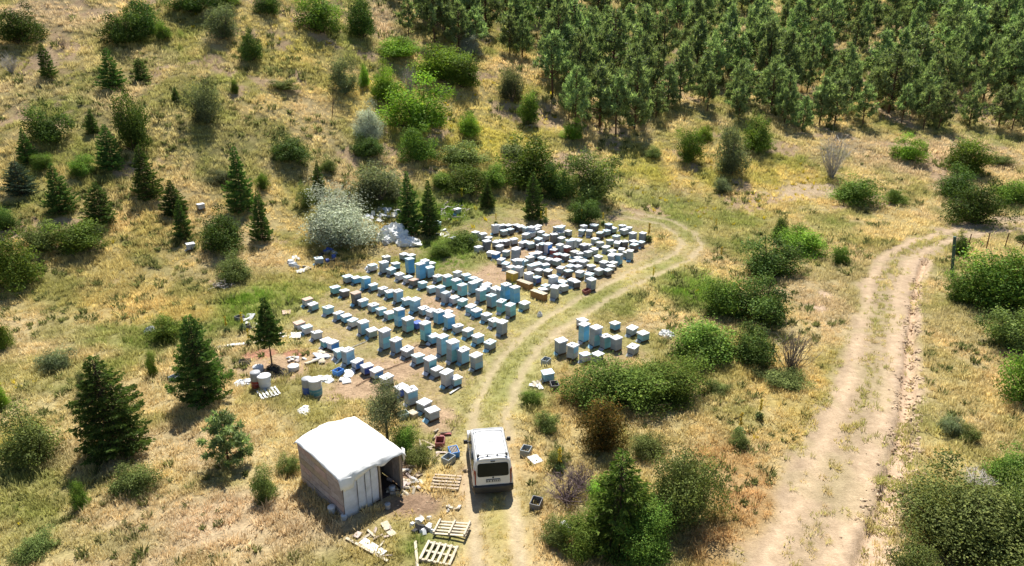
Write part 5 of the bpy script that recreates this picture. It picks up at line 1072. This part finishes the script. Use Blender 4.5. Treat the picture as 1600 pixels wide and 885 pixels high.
lump(476, 642, .42, .3, .2, 'tarp_white', 'crumpled white sack lying alone on the dry grass', 'white_sack', 'sack', 3); lump(882, 826, .3, .25, .25, 'tarp_white', 'white sack beside the big dark juniper', 'white_sack', 'sack', 4); lump(1042, 526, .5, .35, .4, 'tarp_white', 'white sack beyond the small hive group', 'white_sack', 'sack', 5); lump(236, 520, .35, .3, .4, 'plastic_white', 'white bag by the low bush in the hollow', 'white_sack', 'sack', 6); lump(843, 494, .2, .16, .32, 'plastic_white', 'small white canister standing at the track edge', 'white_sack', 'sack', 7)
lump(379, 600, .5, .35, .22, 'sheet_white', 'thin white film crumpled beside the red barrel', 'plastic_film', 'film', 8); lump(505, 592, .5, .35, .15, 'tarp_white', 'white film spread behind the drum', 'plastic_film', 'film', 9)
lump(617, 373, 1.6, 1.0, 1.25, 'tarp_white', 'tall crumpled heap of white sheeting beside the narrow fir', 'sheeting_heap', 'sheeting', 12); lump(635, 381, 1.3, .75, .6, 'tarp_white', 'low spread end of the white sheeting heap', 'sheeting_heap', 'sheeting', 13); lump(603, 380, .6, .5, .5, 'plastic_grey', 'grey bundle beside the white sheeting heap', 'sheeting_heap', 'sheeting', 14); lump(580, 420, .5, .4, .35, 'sheet_white', 'white bag leaning on the first hive of last row', 'white_sack', 'sack', 15)
# white strip lying across the grass
pp = [ground(*q) for q in [(342, 544), (365, 541), (392, 538), (415, 533), (440, 529), (470, 523)]]; vs = []; 
for i, q in enumerate(pp):
    for s in (-1, 1):
        y = q[1] + s * .16; vs.append((q[0], y, hz(q[0], y) + .09 + .02 * (i % 2)))
o = MB().add(vs, [(2 * i, 2 * i + 2, 2 * i + 3, 2 * i + 1) for i in range(5)]).build('fabric_strip', 'tarp_white', None, True); so = o.modifiers.new('thick', 'SOLIDIFY'); so.thickness = .03; tag(o, 'long white fabric strip laid across the grass past the small fir', 'fabric')
def hose(pix, r_, mat, label, lift=.05):
    pp = [ground(*q) for q in pix]; m_ = MB(); dense = []
    for a, b in zip(pp[:-1], pp[1:]):
        for k in range(8):
            q = a + (b - a) * k / 8; dense.append((q[0] + R.gauss(0, .02), q[1] + R.gauss(0, .02), hz(q[0], q[1]) + lift))
    dense.append((pp[-1][0], pp[-1][1], hz(pp[-1][0], pp[-1][1]) + lift))
    for a, b in zip(dense[:-1], dense[1:]): m_.tube(a, b, r_, r_, 6, True)
    return tag(m_.build('water_hose', mat, None, True), label, 'hose')
hose([(625, 560), (652, 540), (690, 545), (668, 528), (645, 520)], .022, 'rust', 'thin dark hose looping between the second and third rows'); hose([(510, 563), (560, 540), (600, 520)], .022, 'plastic_grey', 'grey hose crossing between the nearest two rows'); hose([(555, 605), (600, 580), (640, 565)], .022, 'rust', 'brown hose running past the nearest row')

# ------------------------------------------------------------------ fence posts by the road
def post(px0, py0, px1, py1, r_, mat, label, name='fence_post', grp=None):
    a = ground(px0, py0); d = ray(px1, py1); tp = np.array([0, 0, CAM_H]) + d * (a[1] / d[1]); v_ = tp - a
    o = MB().tube((0, 0, -.1), tuple(v_), r_, r_ * .9, 8).build(name, mat, None, False, tuple(a)); tag(o, label, 'post', grp); return tp
post(1487, 437, 1492, 370, .12, 'post_green', 'thick dark green gate post wrapped in creeper beside the road')
tops = []
for i, (a, b, c, d) in enumerate([(1509, 400, 1518, 366), (1541, 389, 1547, 364), (1569, 389, 1577, 364), (1595, 391, 1603, 372), (1628, 396, 1636, 372)]): tops.append(post(a, b, c, d, .045, 'rust', '%s leaning rusty fence post counted from the gate post' % ORD[i], 'fence_post', 'leaning fence posts'))
for lv, nm in ((.12, 'upper'), (.55, 'lower')):
    m_ = MB()
    for a, b in zip(tops[:-1], tops[1:]): m_.tube((a[0], a[1], a[2] - lv), (b[0], b[1], b[2] - lv), .007, .007, 4)
    tag(m_.build('fence_wire', 'rust'), nm + ' wire strung along the leaning fence posts', 'wire')
post(519, 180, 521, 154, .05, 'wood_dark', 'single thin wooden stake on the slope', 'wooden_stake')
